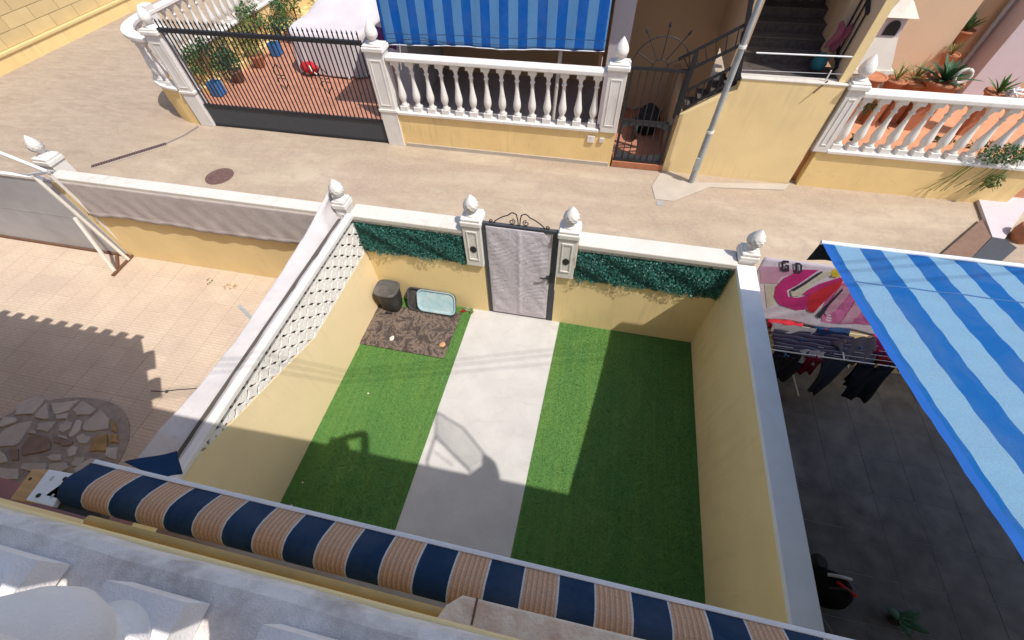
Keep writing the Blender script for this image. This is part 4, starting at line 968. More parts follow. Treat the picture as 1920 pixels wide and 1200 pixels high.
# drying rack
rk = thing('drying_rack', (4.5, -0.35, 0), 'white wire clothes drying rack standing under the flamingo towel', 'drying rack')
ZR = .93
cA, cB, cC, cD = gz(1425, 578, ZR), gz(1672, 612, ZR), gz(1690, 690, ZR), gz(1440, 655, ZR)
cA.x = 3.62; cD.x = 3.62
def rail(a, b, r=.009, nm='rail'): MB().tube([a, b], r, 6).build(nm, 'white_tube', rk)
rail(cA, cB); rail(cD, cC); rail(cA, cD); rail(cB, cC)
m1 = cA.lerp(cB, .62); m2 = cD.lerp(cC, .62); rail(m1, m2)
for k in range(1, 9): rail(cA.lerp(cD, k / 9), cB.lerp(cC, k / 9), .0035, 'wire')
for a_, b_ in ((gz(1497, 742, .01), gz(1478, 668, ZR - .02)), (gz(1440, 700, .01), m1), (gz(1650, 640, .01), m2), (gz(1590, 690, .3), m1)):
    MB().tube([a_, b_], .010, 6).build('leg', 'white_tube', rk)
# clothes on the rack
def garment(pts_px, z0, drop, mat, nm, lab, amp=.02, seed=0, thick=.004):
    """cloth laid over the rack: outline from above, hanging by `drop` at its near edge"""
    a, b, c, d = [gz(x, y, z0) for x, y in pts_px]; rn = random.Random(seed); ph = rn.uniform(0, 6)
    def fn(u, v):
        p = a.lerp(b, u).lerp(d.lerp(c, u), v)
        return (p.x + amp * .5 * math.sin(7 * v + ph), p.y + amp * math.sin(11 * u + ph) * v, z0 + .012 - drop * v ** 2 + amp * .6 * math.sin(15 * u + 9 * v + ph))
    o = MB().grid(fn, 14, 10).build(nm, mat, base=tuple(a.lerp(c, .5)), solid=thick)
    return tag(o, lab, 'clothes', 'washing on the drying rack')
garment([(1440, 586), (1515, 596), (1500, 618), (1440, 612)], ZR + .03, .03, TM['towel_red'], 'red_shirt', 'red shirt folded over the far left of the drying rack', seed=1)
garment([(1445, 606), (1530, 618), (1520, 628), (1448, 622)], ZR + .03, .03, 'whitecap', 'white_vest', 'white vest lying along the middle of the drying rack', seed=2)
strp = stripes('striped_tunic', 0.06, 0, [(0, (.03, .035, .06, 1)), (.4, (.12, .05, .12, 1)), (.6, (.06, .08, .12, 1)), (.85, (.25, .25, .28, 1))], axis=1, trans=.1)
garment([(1448, 618), (1600, 632), (1590, 668), (1452, 652)], ZR + .02, .05, strp, 'striped_dress', 'dark striped dress spread over the near left of the drying rack', seed=3)
garment([(1530, 606), (1600, 612), (1590, 630), (1520, 626)], ZR + .03, .02, cloth('navy_shirt', (.02, .05, .13, 1)), 'navy_shirt', 'small navy shirt near the far middle of the drying rack', seed=4)
garment([(1560, 640), (1640, 632), (1650, 680), (1580, 668)], ZR + .03, .10, cloth('grey_trousers', (.17, .15, .17, 1)), 'grey_trousers', 'crumpled grey trousers on the right half of the drying rack', .04, seed=5)
garment([(1632, 622), (1668, 640), (1700, 690), (1650, 660)], ZR + .03, .12, TM['hot_pink'], 'pink_shirt', 'hot pink shirt at the right end of the drying rack', .03, seed=6)
garment([(1452, 655), (1530, 662), (1500, 690), (1455, 680)], ZR - .02, .35, cloth('black_socks', (.025, .022, .03, 1)), 'black_tights', 'black tights hanging from the near left of the drying rack', .02, seed=7)
garment([(1605, 684), (1680, 684), (1650, 735), (1600, 728)], ZR - .02, .25, cloth('black_bag_cloth', (.015, .017, .022, 1)), 'black_trousers', 'black trousers hanging from the near right corner of the drying rack', .03, seed=8)
garment([(1545, 668), (1600, 676), (1556, 722), (1540, 712)], ZR - .02, .30, cloth('dark_leggings', (.03, .035, .045, 1)), 'dark_leggings', 'dark leggings hanging below the middle of the drying rack', .02, seed=9)
garment([(1500, 655), (1545, 660), (1545, 678), (1505, 672)], ZR + .0, .10, cloth('white_socks', (.5, .48, .47, 1)), 'white_socks', 'pale socks pegged at the near edge of the drying rack', .02, seed=10)
rn = random.Random(12)
hang = [((1470, 598), .10, .30, TM['pink'], 'pink sock', 'pink top pegged near the far left corner of the drying rack'), ((1500, 640), .13, .34, cloth('plum_cloth', (.10, .03, .10, 1)), '', 'plum coloured top hanging between the wires under the striped dress'),
        ((1545, 622), .10, .28, cloth('rust_cloth', (.30, .10, .04, 1)), '', 'rust coloured top in the middle of the drying rack'), ((1580, 645), .12, .36, cloth('slate_cloth', (.07, .08, .11, 1)), '', 'slate grey top just right of the middle of the drying rack'),
        ((1610, 655), .10, .32, cloth('lilac_cloth', (.42, .38, .46, 1)), '', 'pale lilac top on the right half of the drying rack'), ((1642, 660), .10, .34, cloth('violet_cloth', (.13, .04, .14, 1)), '', 'violet top next to the hot pink shirt'),
        ((1665, 672), .09, .30, TM['towel_red'], '', 'red top hanging at the very right end of the drying rack'), ((1470, 668), .12, .40, cloth('charcoal_cloth', (.035, .035, .045, 1)), '', 'charcoal trousers hanging at the near left of the drying rack'),
        ((1528, 672), .10, .30, cloth('wine_cloth', (.22, .02, .05, 1)), '', 'wine red sock hanging from the near edge of the drying rack'), ((1640, 688), .14, .42, cloth('ink_cloth', (.015, .02, .035, 1)), '', 'ink blue jeans hanging from the near right edge of the drying rack')]
for k, ((px, py), hw, L_, mt__, _, lab) in enumerate(hang):
    c = gz(px, py, ZR + .01); ph = rn.uniform(0, 6); sk = rn.uniform(-.15, .15)
    def hg(u, v):
        s = 2 * v - 1; side = -1 if v < .5 else 1
        w_ = hw * (1 - .18 * abs(s)) * (1 + .10 * math.sin(5 * s + ph)); x = c.x + (u - .5) * 2 * w_ + sk * abs(s) * L_ * .5
        fold = .018 * math.sin(u * 13 + ph) * abs(s) + .008 * math.sin(u * 29 + 4 * s)
        return (x, c.y + s * .03 + fold + side * .012 * (abs(s) > .02), c.z + .008 - L_ * abs(s) ** 1.15 * (1 + .10 * math.sin(u * 7 + ph)))
    tag(MB().grid(hg, 16, 18).build('garment', mt__, base=tuple(c), solid=.003), lab, 'clothes', 'washing on the drying rack')
    pg = MB().box((c.x - .006, c.y - .012, c.z), (c.x + .006, c.y + .012, c.z + .05)).build('peg', ['wood_tan', 'pot_blue', 'red'][k % 3], base=tuple(c))
    tag(pg, 'clothes peg on the ' + ' '.join(lab.split()[:3]).replace(' sock pegged', ' sock') + ' on the rack', 'peg', 'pegs on the drying rack')
# bag and shoes on the dark floor
p = gz(1550, 1105, .1); bg_ = thing('tote_bag', (p.x, p.y, 0), 'black bag with a red and white motif standing by the side wall', 'bag')
MB().lathe([(.12, 0), (.17, .04), (.18, .18), (.15, .28), (.10, .32)], (p.x, p.y, 0), 18).build('body', cloth('black_bag', (.012, .012, .014, 1)), bg_)
MB().tube([(p.x - .1 + .2 * k / 8, p.y - .02, .30 + .12 * math.sin(math.pi * k / 8)) for k in range(9)], .012, 6).build('strap', 'rubber', bg_)
MB().tube([(p.x - .09 + .22 * k / 8, p.y + .10, .32 + .03 * math.sin(math.pi * k / 8)) for k in range(9)], .018, 6).build('grey_band', 'grey_sheet', bg_)
MB().tube([(p.x - .02 + .16 * k / 8, p.y - .0 + .05 - .012 * k, .33) for k in range(9)], .016, 6).build('red_band', 'red', bg_)
p2 = gz(1535, 1055, .1)
tag(MB().lathe([(.05, 0), (.085, .03), (.09, .12), (.05, .17)], (p2.x, p2.y, 0), 14).build('black_pouch', 'rubber', base=(p2.x, p2.y, 0)), 'small black pouch against the wall above the tote bag', 'pouch')
p3 = gz(1520, 1185, .3)
tag(MB().lathe([(.11, 0), (.15, .02), (.16, .30), (.17, .32), (.15, .33)], (p3.x + .03, p3.y, 0), 20).build('black_tub', 'dark_plastic', base=(p3.x, p3.y, 0)), 'black tub at the bottom edge beside the side wall', 'tub')
p = gz(1705, 1168, .1); pl_ = thing('potted_leaves', (p.x, p.y, 0), 'broad dark green leaves of a plant on the dark tiled floor', 'plant')
def blade(mb, base, az, L, wd, lean, curl=0.5, n=7, fold=.25):
    vs = []
    for i in range(n + 1):
        t = i / n; r_ = L * t * math.sin(lean) * (1 + curl * t * .3); z = L * t * math.cos(lean) - curl * L * t * t * .5
        ww = wd * math.sin(math.pi * min(1, .12 + .88 * t)) ** .7 * (1 if t < 1 else 0.05)
        cx = base[0] + r_ * math.cos(az); cy = base[1] + r_ * math.sin(az)
        nx_, ny_ = -math.sin(az), math.cos(az)
        vs += [(cx - nx_ * ww, cy - ny_ * ww, base[2] + z + ww * fold), (cx, cy, base[2] + z), (cx + nx_ * ww, cy + ny_ * ww, base[2] + z + ww * fold)]
    fs = []
    for i in range(n): fs += [(3 * i, 3 * i + 1, 3 * i + 4, 3 * i + 3), (3 * i + 1, 3 * i + 2, 3 * i + 5, 3 * i + 4)]
    mb.add(vs, fs, True)
for az, L_ in ((R(-20), .22), (R(25), .20), (R(150), .13), (R(-80), .15)):
    mb = MB(); blade(mb, (p.x - .08, p.y + .02, .10), az, L_, .045, R(72), .3); mb.build('leaf', 'leaf_dark', pl_, solid=.002)
MB().lathe([(.05, 0), (.07, .10)], (p.x - .08, p.y + .02, 0), 12).build('pot', 'dark_plastic', pl_)
# ============================================================ ACROSS THE STREET
YF = 4.5
def pillar2(name, x0, x1, z0, z1, label, full=False, fh=.40, y0=YF - .04, y1=YF + .24, group='pillars across the street'):
    cx, cy = (x0 + x1) / 2, (y0 + y1) / 2
    t = thing(name, (cx, cy, z0), label, 'pillar', group)
    MB().box((x0, y0, z0), (x1, y1, z1 - .12)).build('shaft', 'white', t, bevel=.008)
    zz = .82 if full else z0 + .08
    a, b = x0 + .07, x1 - .07
    for q in (((a, zz + .08), (a + .02, z1 - .28)), ((b - .02, zz + .08), (b, z1 - .28)), ((a, zz + .06), (b, zz + .08)), ((a, z1 - .28), (b, z1 - .26))):
        MB().box((q[0][0], y0 - .010, q[0][1]), (q[1][0], y0 + .003, q[1][1])).build('panel_frame', 'white', t, bevel=.003, seg=1)
    if full: MB().box((x0 - .02, y0 - .02, .74), (x1 + .02, y1 + .02, .80)).build('band', 'white', t, bevel=.01)
    MB().box((x0 - .035, y0 - .035, z1 - .118), (x1 + .035, y1 + .035, z1 - .03)).build('cap', 'white', t, bevel=.02)
    MB().box((x0 - .01, y0 - .01, z1 - .03), (x1 + .01, y1 + .01, z1)).build('cap_top', 'white', t, bevel=.01)
    finial('finial', t, (cx, cy, z1), fh, .115, pine=False)
pillar2('gate_pillar', -8.68, -8.31, ZS, 2.08, 'white pillar at the left end of the long black gate where the curved wall starts', True)
pillar2('gate_pillar', -3.56, -3.17, ZS, 2.05, 'tall white pillar between the long black gate and the white balustrade', True)
pillar2('balustrade_pillar', 1.30, 1.65, .72, 2.02, 'white pillar between the balustrade and the small fan topped gate')
pillar2('balustrade_pillar', 5.40, 5.66, .72, 1.98, 'white pillar at the left end of the right hand balustrade with pots behind')

# balustrade wall in the middle
def balustrade(name, x0, x1, n, zr, label, pots=False):
    t = thing(name, ((x0 + x1) / 2, YF + .1, ZS), label, 'balustrade wall', 'balustrade walls across the street')
    MB().box((x0 - .15, YF, -0.3), (x1 + (.36 if not pots else 0), YF + .18, .70)).build('wall', 'yellow_wall2', t)
    MB().box((x0 - .0, YF - .05, .702), (x1, YF + .22, .765)).build('sill', 'white', t, bevel=.012)
    MB().box((x0, YF - .035, zr - .09), (x1, YF + .205, zr)).build('handrail', 'white', t, bevel=.022, seg=3)
    bm_ = baluster_mesh(zr - .09 - .765, .165, 'white', 'baluster', 14)
    for k in range(n): inst('baluster', bm_, t, (x0 + (x1 - x0) * (k + .5) / n, YF + .09, .765))
    return t
b1 = balustrade('balustrade_wall', -3.15, 1.28, 14, 1.87, 'low yellow wall with fourteen white balusters under the hanging blue awning')
for (px, py, w_) in ((1108, 260, .075), (1128, 262, .05)):
    p = gy(px, py, YF); MB().box((p.x - w_, YF - .035, p.z - w_), (p.x + w_, YF - .001, p.z + w_)).build('meter_box', 'stone_grey' if w_ > .06 else 'whitecap', b1, bevel=.006)
MB().box((-3.1, YF - .03, -0.1), (1.6, YF - .002, .03)).build('plinth', 'cement_patch', b1)

# long black sliding gate
sg = thing('driveway_gate', (-5.95, YF, ZS), 'long black gate of thin spiked bars with a solid lower panel across the street', 'gate')
MB().box((-8.28, YF + .02, 0.0), (-3.60, YF + .05, .46)).build('lower_panel', 'iron_grey', sg)
MB().box((-8.28, YF + .0, .462), (-3.60, YF + .06, .50)).build('mid_rail', 'black', sg)
MB().box((-8.28, YF - .005, 2.02), (-3.60, YF + .065, 2.10)).build('top_rail', 'black', sg, bevel=.006)
MB().box((-8.28, YF + .0, -.03), (-3.60, YF + .06, .0)).build('bottom_rail', 'black', sg)
mb = MB().box((-.010, -.010, .50), (.010, .010, 2.19)); mb.lathe([(.010, 2.19), (.022, 2.21), (.002, 2.28)], (0, 0, 0), 6)
gb = mb.mesh('bar', 'black')
for k in range(44): inst('bar', gb, sg, (-8.22 + k * 4.58 / 43, YF + .03, 0))
for k, cx in enumerate((-7.1, -5.75, -4.7)):
    mb = MB()
    for s_ in (-1, 1):
        for q in (-1, 1):
            pts = [(cx + s_ * (.03 + .12 * math.sin(a) * (1 - a / 7)), YF + .0, 1.30 + q * (.03 + .16 * (1 - math.cos(a * .7)) * .8)) for a in np.linspace(0, 5.2, 16)]
            mb.tube(pts, .010, 5)
    mb.build('scroll_ornament', 'black', sg)
    MB().lathe([(.05, 0), (.05, .02)], (0, 0, 0), 10).build('rosette', 'black', sg) if False else None

# small gate with a fan
fg = thing('entrance_gate', (2.2, YF, ZS), 'narrow black gate with a half round fan of spears on top', 'gate')
MB().box((1.67, YF - .02, ZS), (2.76, YF + .3, .09)).build('step', 'terracotta', fg, bevel=.01)
for x in (1.69, 2.66): MB().box((x, YF, .10), (x + .05, YF + .05, 1.98)).build('frame_post', 'black', fg)
MB().box((1.74, YF, 1.93), (2.66, YF + .05, 1.98)).build('frame_rail', 'black', fg)
MB().box((1.74, YF, .10), (2.66, YF + .05, .15)).build('frame_rail', 'black', fg)
MB().box((1.74, YF, .98), (2.66, YF + .04, 1.01)).build('frame_rail', 'black', fg)
gbm = MB().box((-.009, -.009, .15), (.009, .009, 1.93)).mesh('bar', 'black')
for k in range(6): inst('bar', gbm, fg, (1.74 + .92 * (k + 1) / 7, YF + .025, 0))
# perforated lower panel with curved top
mb = MB(); vs = []
for i in range(17):
    x = 1.745 + .91 * i / 16; z = .34 - .10 * math.sin(math.pi * i / 16); vs += [(x, YF + .03, .15), (x, YF + .03, z)]
mb.add(vs, [(2 * i, 2 * i + 2, 2 * i + 3, 2 * i + 1) for i in range(16)]); mb.build('kick_panel', 'iron_grey', fg, solid=.006)
vs = []; mb = MB()
for i in range(17):
    x = 1.745 + .91 * i / 16; z = .80 + .10 * math.sin(math.pi * i / 16) ** 0.4 ; vs += [(x, YF + .03, z), (x, YF + .03, .98)]
mb.add(vs, [(2 * i, 2 * i + 2, 2 * i + 3, 2 * i + 1) for i in range(16)]); mb.build('mid_panel', 'iron_grey', fg, solid=.006)
cx, cz = 2.19, 1.98
MB().tube([(cx + .50 * math.cos(a), YF + .025, cz + .50 * math.sin(a)) for a in np.linspace(0.02, math.pi - .02, 26)], .011, 6).build('fan_arc', 'black', fg)
MB().tube([(cx + .14 * math.cos(a), YF + .025, cz + .14 * math.sin(a)) for a in np.linspace(0.02, math.pi - .02, 12)], .010, 6).build('fan_arc', 'black', fg)
for a in (28, 58, 90, 122, 152):
    c_, s_ = math.cos(R(a)), math.sin(R(a)); L_ = .62 if 40 < a < 140 else .50
    mb = MB().tube([(cx + .14 * c_, YF + .025, cz + .14 * s_), (cx + L_ * c_, YF + .025, cz + L_ * s_)], .009, 6)
    if L_ > .5: mb.tube([(cx + L_ * c_, YF + .025, cz + L_ * s_), (cx + (L_ + .03) * c_, YF + .025, cz + (L_ + .03) * s_), (cx + (L_ + .11) * c_, YF + .025, cz + (L_ + .11) * s_)], [.009, .026, .002], 6)
    mb.build('spear', 'black', fg)
MB().box((2.63, YF - .03, 1.0), (2.70, YF, 1.12)).build('lock', 'iron_grey', fg)

# stair wall with landing
sw = thing('stair_wall', (4.0, YF, ZS), 'yellow wall with stepped sloping top carrying the outside staircase', 'wall')
pf = [(2.76, -.3), (5.34, -.3), (5.34, 1.90), (3.63, 1.90), (3.63, 1.72), (2.78, 1.17)]
k = len(pf); mb = MB().add([(x, YF, z) for x, z in pf] + [(x, YF + .2, z) for x, z in pf], [tuple(range(k)), tuple(range(k, 2 * k))[::-1]] + [(i, (i + 1) % k, k + (i + 1) % k, k + i) for i in range(k)])
mb.build('wall', 'yellow', sw)
MB().box((2.765, YF + .2, -.3), (2.90, 7.0, 1.1)).build('side_wall', 'brown_wall', sw)
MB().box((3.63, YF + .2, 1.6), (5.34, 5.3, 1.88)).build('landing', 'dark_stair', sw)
MB().box((3.62, YF - .012, 1.902), (5.36, YF + .21, 1.925)).build('cap', 'whitecap', sw, bevel=.005)
for k in range(14):
    y = 5.3 + k * .27; z = 1.88 + (k + 1) * .155
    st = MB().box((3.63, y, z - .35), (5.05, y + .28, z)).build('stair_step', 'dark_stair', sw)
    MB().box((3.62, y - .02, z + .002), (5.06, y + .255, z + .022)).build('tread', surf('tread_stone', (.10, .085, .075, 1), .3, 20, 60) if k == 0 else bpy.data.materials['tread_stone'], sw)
# small steps down to the gate on the left of the landing
for k in range(4):
    MB().box((2.90 + k * .18, YF + .2, 1.0), (2.92 + (k + 1) * .18, 5.3, 1.18 + k * .17)).build('stair_step', 'dark_stair', sw)
MB().box((5.06, 5.35, 1.9), (5.20, 9.5, 3.1)).build('stair_side', 'tan_wall', sw)
# black railing beside the small stairs
rl = thing('stair_railing', (3.1, YF + .05, 1.2), 'black iron handrails with diagonal braces climbing from the small gate to the landing', 'railing')
def rail2(a, b, w_=.03): MB().bar(a, b, w_, .045).build('rail', 'black', rl)
E1, E2 = (2.74, YF + .1), (3.72, YF + .1)
def Z(px, py): return gy(px, py, YF + .1)
rail2(Z(1272, 112), Z(1398, 46)); rail2(Z(1288, 133), Z(1390, 84)); rail2(Z(1285, 172), Z(1378, 124)); rail2(Z(1280, 206), Z(1372, 152))
for (a, b), (c, d) in (((Z(1272, 112), Z(1398, 46)), (Z(1288, 133), Z(1390, 84))), ((Z(1285, 172), Z(1378, 124)), (Z(1280, 206), Z(1372, 152)))):
    for k in range(6):
        f = (k + .5) / 6; p_ = a.lerp(b, f); q_ = c.lerp(d, max(0, f - .03)); MB().bar(p_, q_, .016).build('baluster_bar', 'black', rl)
MB().box((2.72, YF + .06, 1.15), (2.79, YF + .13, 2.24)).build('newel', 'black', rl)
MB().bar(Z(1383, 150), Z(1412, -20), .07, .07).build('newel', 'black', rl)
MB().bar(Z(1376, 150), Z(1394, 60), .05, .05).build('newel', 'black', rl)
# landing rail
lr = thing('landing_rail', (4.5, YF + .1, 1.9), 'thin pale rail and wire in front of the dark staircase', 'railing')
MB().tube([gy(1418, 99, YF + .1), gy(1605, 107, YF + .1)], .013, 8).build('rail', 'alu_white', lr)
MB().tube([gy(1385, 131, YF + .1), gy(1600, 140, YF + .1)], .005, 6).build('wire', 'grey_sheet', lr)
MB().tube([(5.0, YF + .08, 1.92), (5.0, YF + .08, 2.1)], .012, 6).build('post', 'white_tube', lr)
MB().tube([(4.86, YF - .05, 1.78), (5.02, YF + .04, 1.95)], .014, 6).build('spout', 'brown_wood', lr)
# dividing wall right of the stairs
dw = thing('dividing_wall', (5.4, 6.5, 0), 'tall render wall with a pale lit edge between the staircase and the pot terrace', 'wall')
MB().box((5.225, YF + .10, 1.93), (5.35, 9.4, 5.2)).build('wall', 'tan_wall', dw)
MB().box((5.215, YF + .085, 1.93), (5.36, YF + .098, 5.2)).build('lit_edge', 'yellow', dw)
# things on the stairs
tag(MB().lathe([(.09, 0), (.13, .08), (.11, .18), (.05, .24)], gy(1530, 128, 5.0), 12).build('teal_bucket', surf('teal_cloth', (.02, .12, .15, 1)), base=tuple(gy(1530, 128, 5.0))), 'teal bag standing on the landing of the dark staircase', 'bag')
p = gy(1560, 92, 5.1)
def pk(u, v): return (p.x - .10 + .20 * u + .03 * math.sin(5 * v), p.y + .03 * math.sin(9 * u + 3 * v), p.z + .36 * (1 - v) + .05 * math.sin(7 * u))
tag(MB().grid(pk, 8, 8).build('pink_towel', cloth('pink_towel', (.40, .12, .17, 1)), base=tuple(p), solid=.01), 'pink cloth hung on the railing right of the dark stairs', 'cloth')
mb = MB()
for k in range(9): mb.bar((5.2, 4.95 + k * .2, 1.95 + k * .11), (5.2, 4.95 + k * .2, 2.85 + k * .11), .02)
mb.bar((5.2, 4.9, 2.82), (5.2, 6.8, 3.87), .05); mb.bar((5.2, 4.9, 2.02), (5.2, 6.8, 3.05), .04)
tag(mb.build('iron_railing', 'black', base=(5.2, 4.9, 1.95)), 'black iron railing on the right side of the dark stairs', 'railing')
p = gy(1418, 36, 6.5); tag(MB().box((p.x - .16, p.y - .05, p.z - .08), (p.x + .1, p.y + .05, p.z + .06)).build('planter_box', surf('orange_plastic', (.45, .17, .06, 1)), base=tuple(p), bevel=.02), 'small orange planter on the stairs beside the lamp post', 'planter')
p = gy(1418, 18, 6.5); mb = MB(); leaves(mb, p, 60, (.14, .08, .16), .04, random.Random(8)); tag(mb.build('blue_flowers', surf('blue_petal', (.06, .09, .28, 1)), base=tuple(p), fix=False), 'bluish flowers in the orange planter on the stairs', 'plant')

# lamp post
lpst = thing('lamp_post', (3.37, 4.2, ZS), 'tall grey steel lamp post standing in front of the yellow stair wall', 'post')
top = Vector((3.34, 4.17, 5.5)); bot = Vector((3.37, 4.2, ZS))
def along(f): return bot.lerp(top, f)
MB().tube([along(0), along(.20)], .062, 16).build('lower_tube', 'galv', lpst)
MB().tube([along(.20), along(.46)], .052, 16).build('middle_tube', 'galv', lpst)
MB().tube([along(.46), along(1)], .044, 16).build('upper_tube', 'galv', lpst)
for f in (.199, .458): MB().tube([along(f), along(f + .008)], .068 if f < .3 else .060, 16).build('collar', 'white_tube', lpst)
MB().box((3.29, 4.12, .28), (3.36, 4.16, .55)).build('inspection_door', 'galv', lpst, bevel=.006)

# building behind: added shade slab, walls
bh = thing('porch_building', (0, 7, 0), 'shaded tan and brown house front behind the balustrade and small gate', 'building')
MB().box((-4.0, 5.32, 3.32), (5.33, 9.6, 3.5)).build('added_shade_slab', 'tan_wall', bh)  # unseen slab added to keep the house front in shade
MB().box((1.62, 7.0, -.3), (3.62, 7.2, 3.31)).build('wall', 'brown_wall', bh)
MB().box((-3.4, 8.4, -.3), (1.6, 8.6, 3.31)).build('wall', 'brown_wall', bh)
MB().box((3.46, 4.9, 1.75), (3.615, 7.0, 3.31)).build('stair_cheek', 'brown_wall', bh)
MB().box((1.22, 5.7, -.3), (1.62, 7.2, 3.31)).build('column', 'lilac_wall', bh)
MB().box((1.05, 5.75, -.3), (1.20, 5.95, 3.31)).build('column', 'brown_wood', bh)
MB().box((-3.75, 6.2, -.3), (-3.42, 9.6, 3.31)).build('side_wall', 'grey_sheet', bh)
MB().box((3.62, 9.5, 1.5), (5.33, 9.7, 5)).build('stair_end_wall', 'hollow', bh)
# hanging awning in front
fa = thing('hanging_awning', (-1.1, 5.2, 3.2), 'blue and pale blue striped awning hanging vertically behind the balustrade', 'awning')
def hf(u, v):
    x = -3.40 + 4.56 * u; z = 3.30 - v * (1.40 - .12 * (u - .5)); return (x, 5.24 - .13 * v + .02 * math.sin(x * 4 + v * 2) * v + .012 * math.sin(x * 13 + 4 * v) * v, z + .012 * math.sin(x * 2.2) * v)
o = MB().grid(hf, 120, 24).build('fabric', 'awn_blue_far', fa, solid=.002)
MB().tube([hf(i / 20, 1.0) for i in range(21)], .011, 6).build('hem_bar', 'alu_white', fa)
def hs_(u, v): p = hf(u, .86); return (p[0], p[1] - .004, p[2] - .012 * v)
MB().grid(hs_, 60, 1).build('seam', bpy.data.materials['seam_thread'], fa, fix=False)
MB().tube([(-3.3, 5.05, 1.88), (-2.6, 5.07, 2.03), (-1.9, 5.09, 1.93)], .004, 5).build('cord', 'black', fa)
MB().tube([(-3.3, 5.05, 1.98), (0, 5.03, 2.0), (1.2, 5.05, 2.02)], .004, 5).build('cord', 'black', fa)
for x in (-3.05, 1.14): MB().tube([(x, 5.1, 1.88), (x, 4.9, 1.45)], .006, 5).build('tie_cord', 'whitecap', fa)
p = gy(700, 50, 5.3); q_ = gy(745, 92, 5.3)
def pc(u, v): return (p.x + (q_.x - p.x) * u, 5.3 + .03 * math.sin(12 * u), p.z + (q_.z - p.z) * v)
tag(MB().grid(pc, 10, 5).build('purple_cloth', 'purple', base=tuple(p), solid=.01), 'purple cloth between the tall gate pillar and the hanging blue awning', 'cloth')
tag(MB().tube([(.30, 5.35, 2.0), (.22, 5.25, .35)], .04, 10).build('pale_post', 'whitecap', base=(.25, 5.3, .3)), 'cream leaning pole seen through the middle of the balustrade', 'pole')
# dark scooter shape in the entrance
sc_ = thing('scooter', (2.25, 5.6, 0.02), 'dark covered scooter standing behind the narrow fan topped gate', 'scooter')
MB().lathe([(.10, 0), (.24, .05), (.28, .30), (.22, .50), (.10, .62), (.01, .66)], (2.36, 5.95, .02), 16).build('cover', cloth('black_cover', (.05, .05, .055, 1)), sc_)
MB().tube([(1.9, 5.75, .62), (2.2, 5.75, .66), (2.35, 5.75, .60)], .016, 6).build('handlebar', 'rubber', sc_)
MB().lathe([(.22, -.04), (.24, 0), (.22, .04)], (0, 0, 0), 16).build('wheel', 'rubber', sc_).matrix_local = Matrix.Translation((-.15, 0, .22)) @ Matrix.Rotation(R(90), 4, 'Y') @ Matrix.Translation((2.25, 5.6, .02))

# ------------------------------------------------------------ right balustrade and terrace
b2 = balustrade('balustrade_wall', 5.66, 9.3, 13, 1.83, 'white balustrade on a yellow wall in front of the potted plants', True)
cw = thing('corner_wall', (9.6, 5, 0), 'yellow wall turning the corner at the far right', 'wall')
MB().hexa([(8.85, 4.52, -.3), (10.6, 5.60, -.3), (10.6, 5.78, -.3), (8.85, 4.68, -.3)], [(8.85, 4.52, .69), (10.6, 5.60, .69), (10.6, 5.78, .69), (8.85, 4.68, .69)]).build('wall', 'yellow_wall2', cw)
tr_ = thing('terrace_house', (8, 8, 0), 'sunlit tan house front behind the pot terrace at the top right', 'building')
xr = gy(1772, 98, 8.0).x; xl = gy(1817, 160, 7.7).x
MB().box((5.48, 8.0, -.3), (xr, 8.2, 5.5)).build('wall', 'tan_wall', tr_)
MB().box((xr, 8.35, -.3), (xl + .2, 8.5, 5.5)).build('recess', 'brown_wall', tr_)
MB().box((xl, 7.7, -.3), (xl + .95, 8.34, 5.5)).build('pillar', 'lilac_wall', tr_)
MB().box((xl + .95, 8.2, -.3), (xl + 4, 8.34, 5.5)).build('recess', 'brown_wall', tr_)
MB().tube([(xl - .12, 8.2, .5), (xl - .12, 8.2, 5.4)], .045, 10).build('drain_pipe', 'galv', tr_)
# chimney of a barbecue
ch = thing('barbecue_chimney', (5.98, 6.6, .55), 'cream barbecue chimney with black opening and pyramid cap beside the dividing wall', 'chimney')
def G(px, py): return gy(px, py, 6.6)
def frus(c, h0, z0, h1, z1, y0=6.6, d0=None, d1=None):
    d0 = d0 or h0; d1 = d1 or h1; yc = y0 + .26
    return MB().hexa([(c - h0, yc - d0, z0), (c + h0, yc - d0, z0), (c + h0, yc + d0, z0), (c - h0, yc + d0, z0)], [(c - h1, yc - d1, z1), (c + h1, yc - d1, z1), (c + h1, yc + d1, z1), (c - h1, yc + d1, z1)])
top_ = G(1668, 72); cxx = top_.x - .03; zb = G(1640, 134).z; hb = max(.24, G(1667, 136).x - cxx)
frus(cxx, hb, .55, hb, zb).build('base', 'whitecap', ch)
frus(cxx, hb + .03, zb + .002, hb, zb + .08).build('plinth', 'whitecap', ch)
frus(cxx, hb - .05, zb + .082, .20, top_.z).build('flue', 'whitecap', ch)
zc = G(1690, 33).z; frus(cxx, .195, top_.z + .002, .18, zc).build('collar', 'lilac_wall', ch)
yf = 6.6 + .26 - .203; z1 = top_.z + .03
MB().add([(cxx - .12, yf, z1), (cxx + .12, yf, z1)] + [(cxx + .12 * math.cos(a), yf, z1 + .13 + .12 * math.sin(a)) for a in np.linspace(0, math.pi, 9)], [tuple(range(11))]).build('opening', 'hollow', ch, solid=.004)
frus(cxx, .30, zc + .002, .12, G(1694, 6).z).build('cap', 'whitecap', ch)
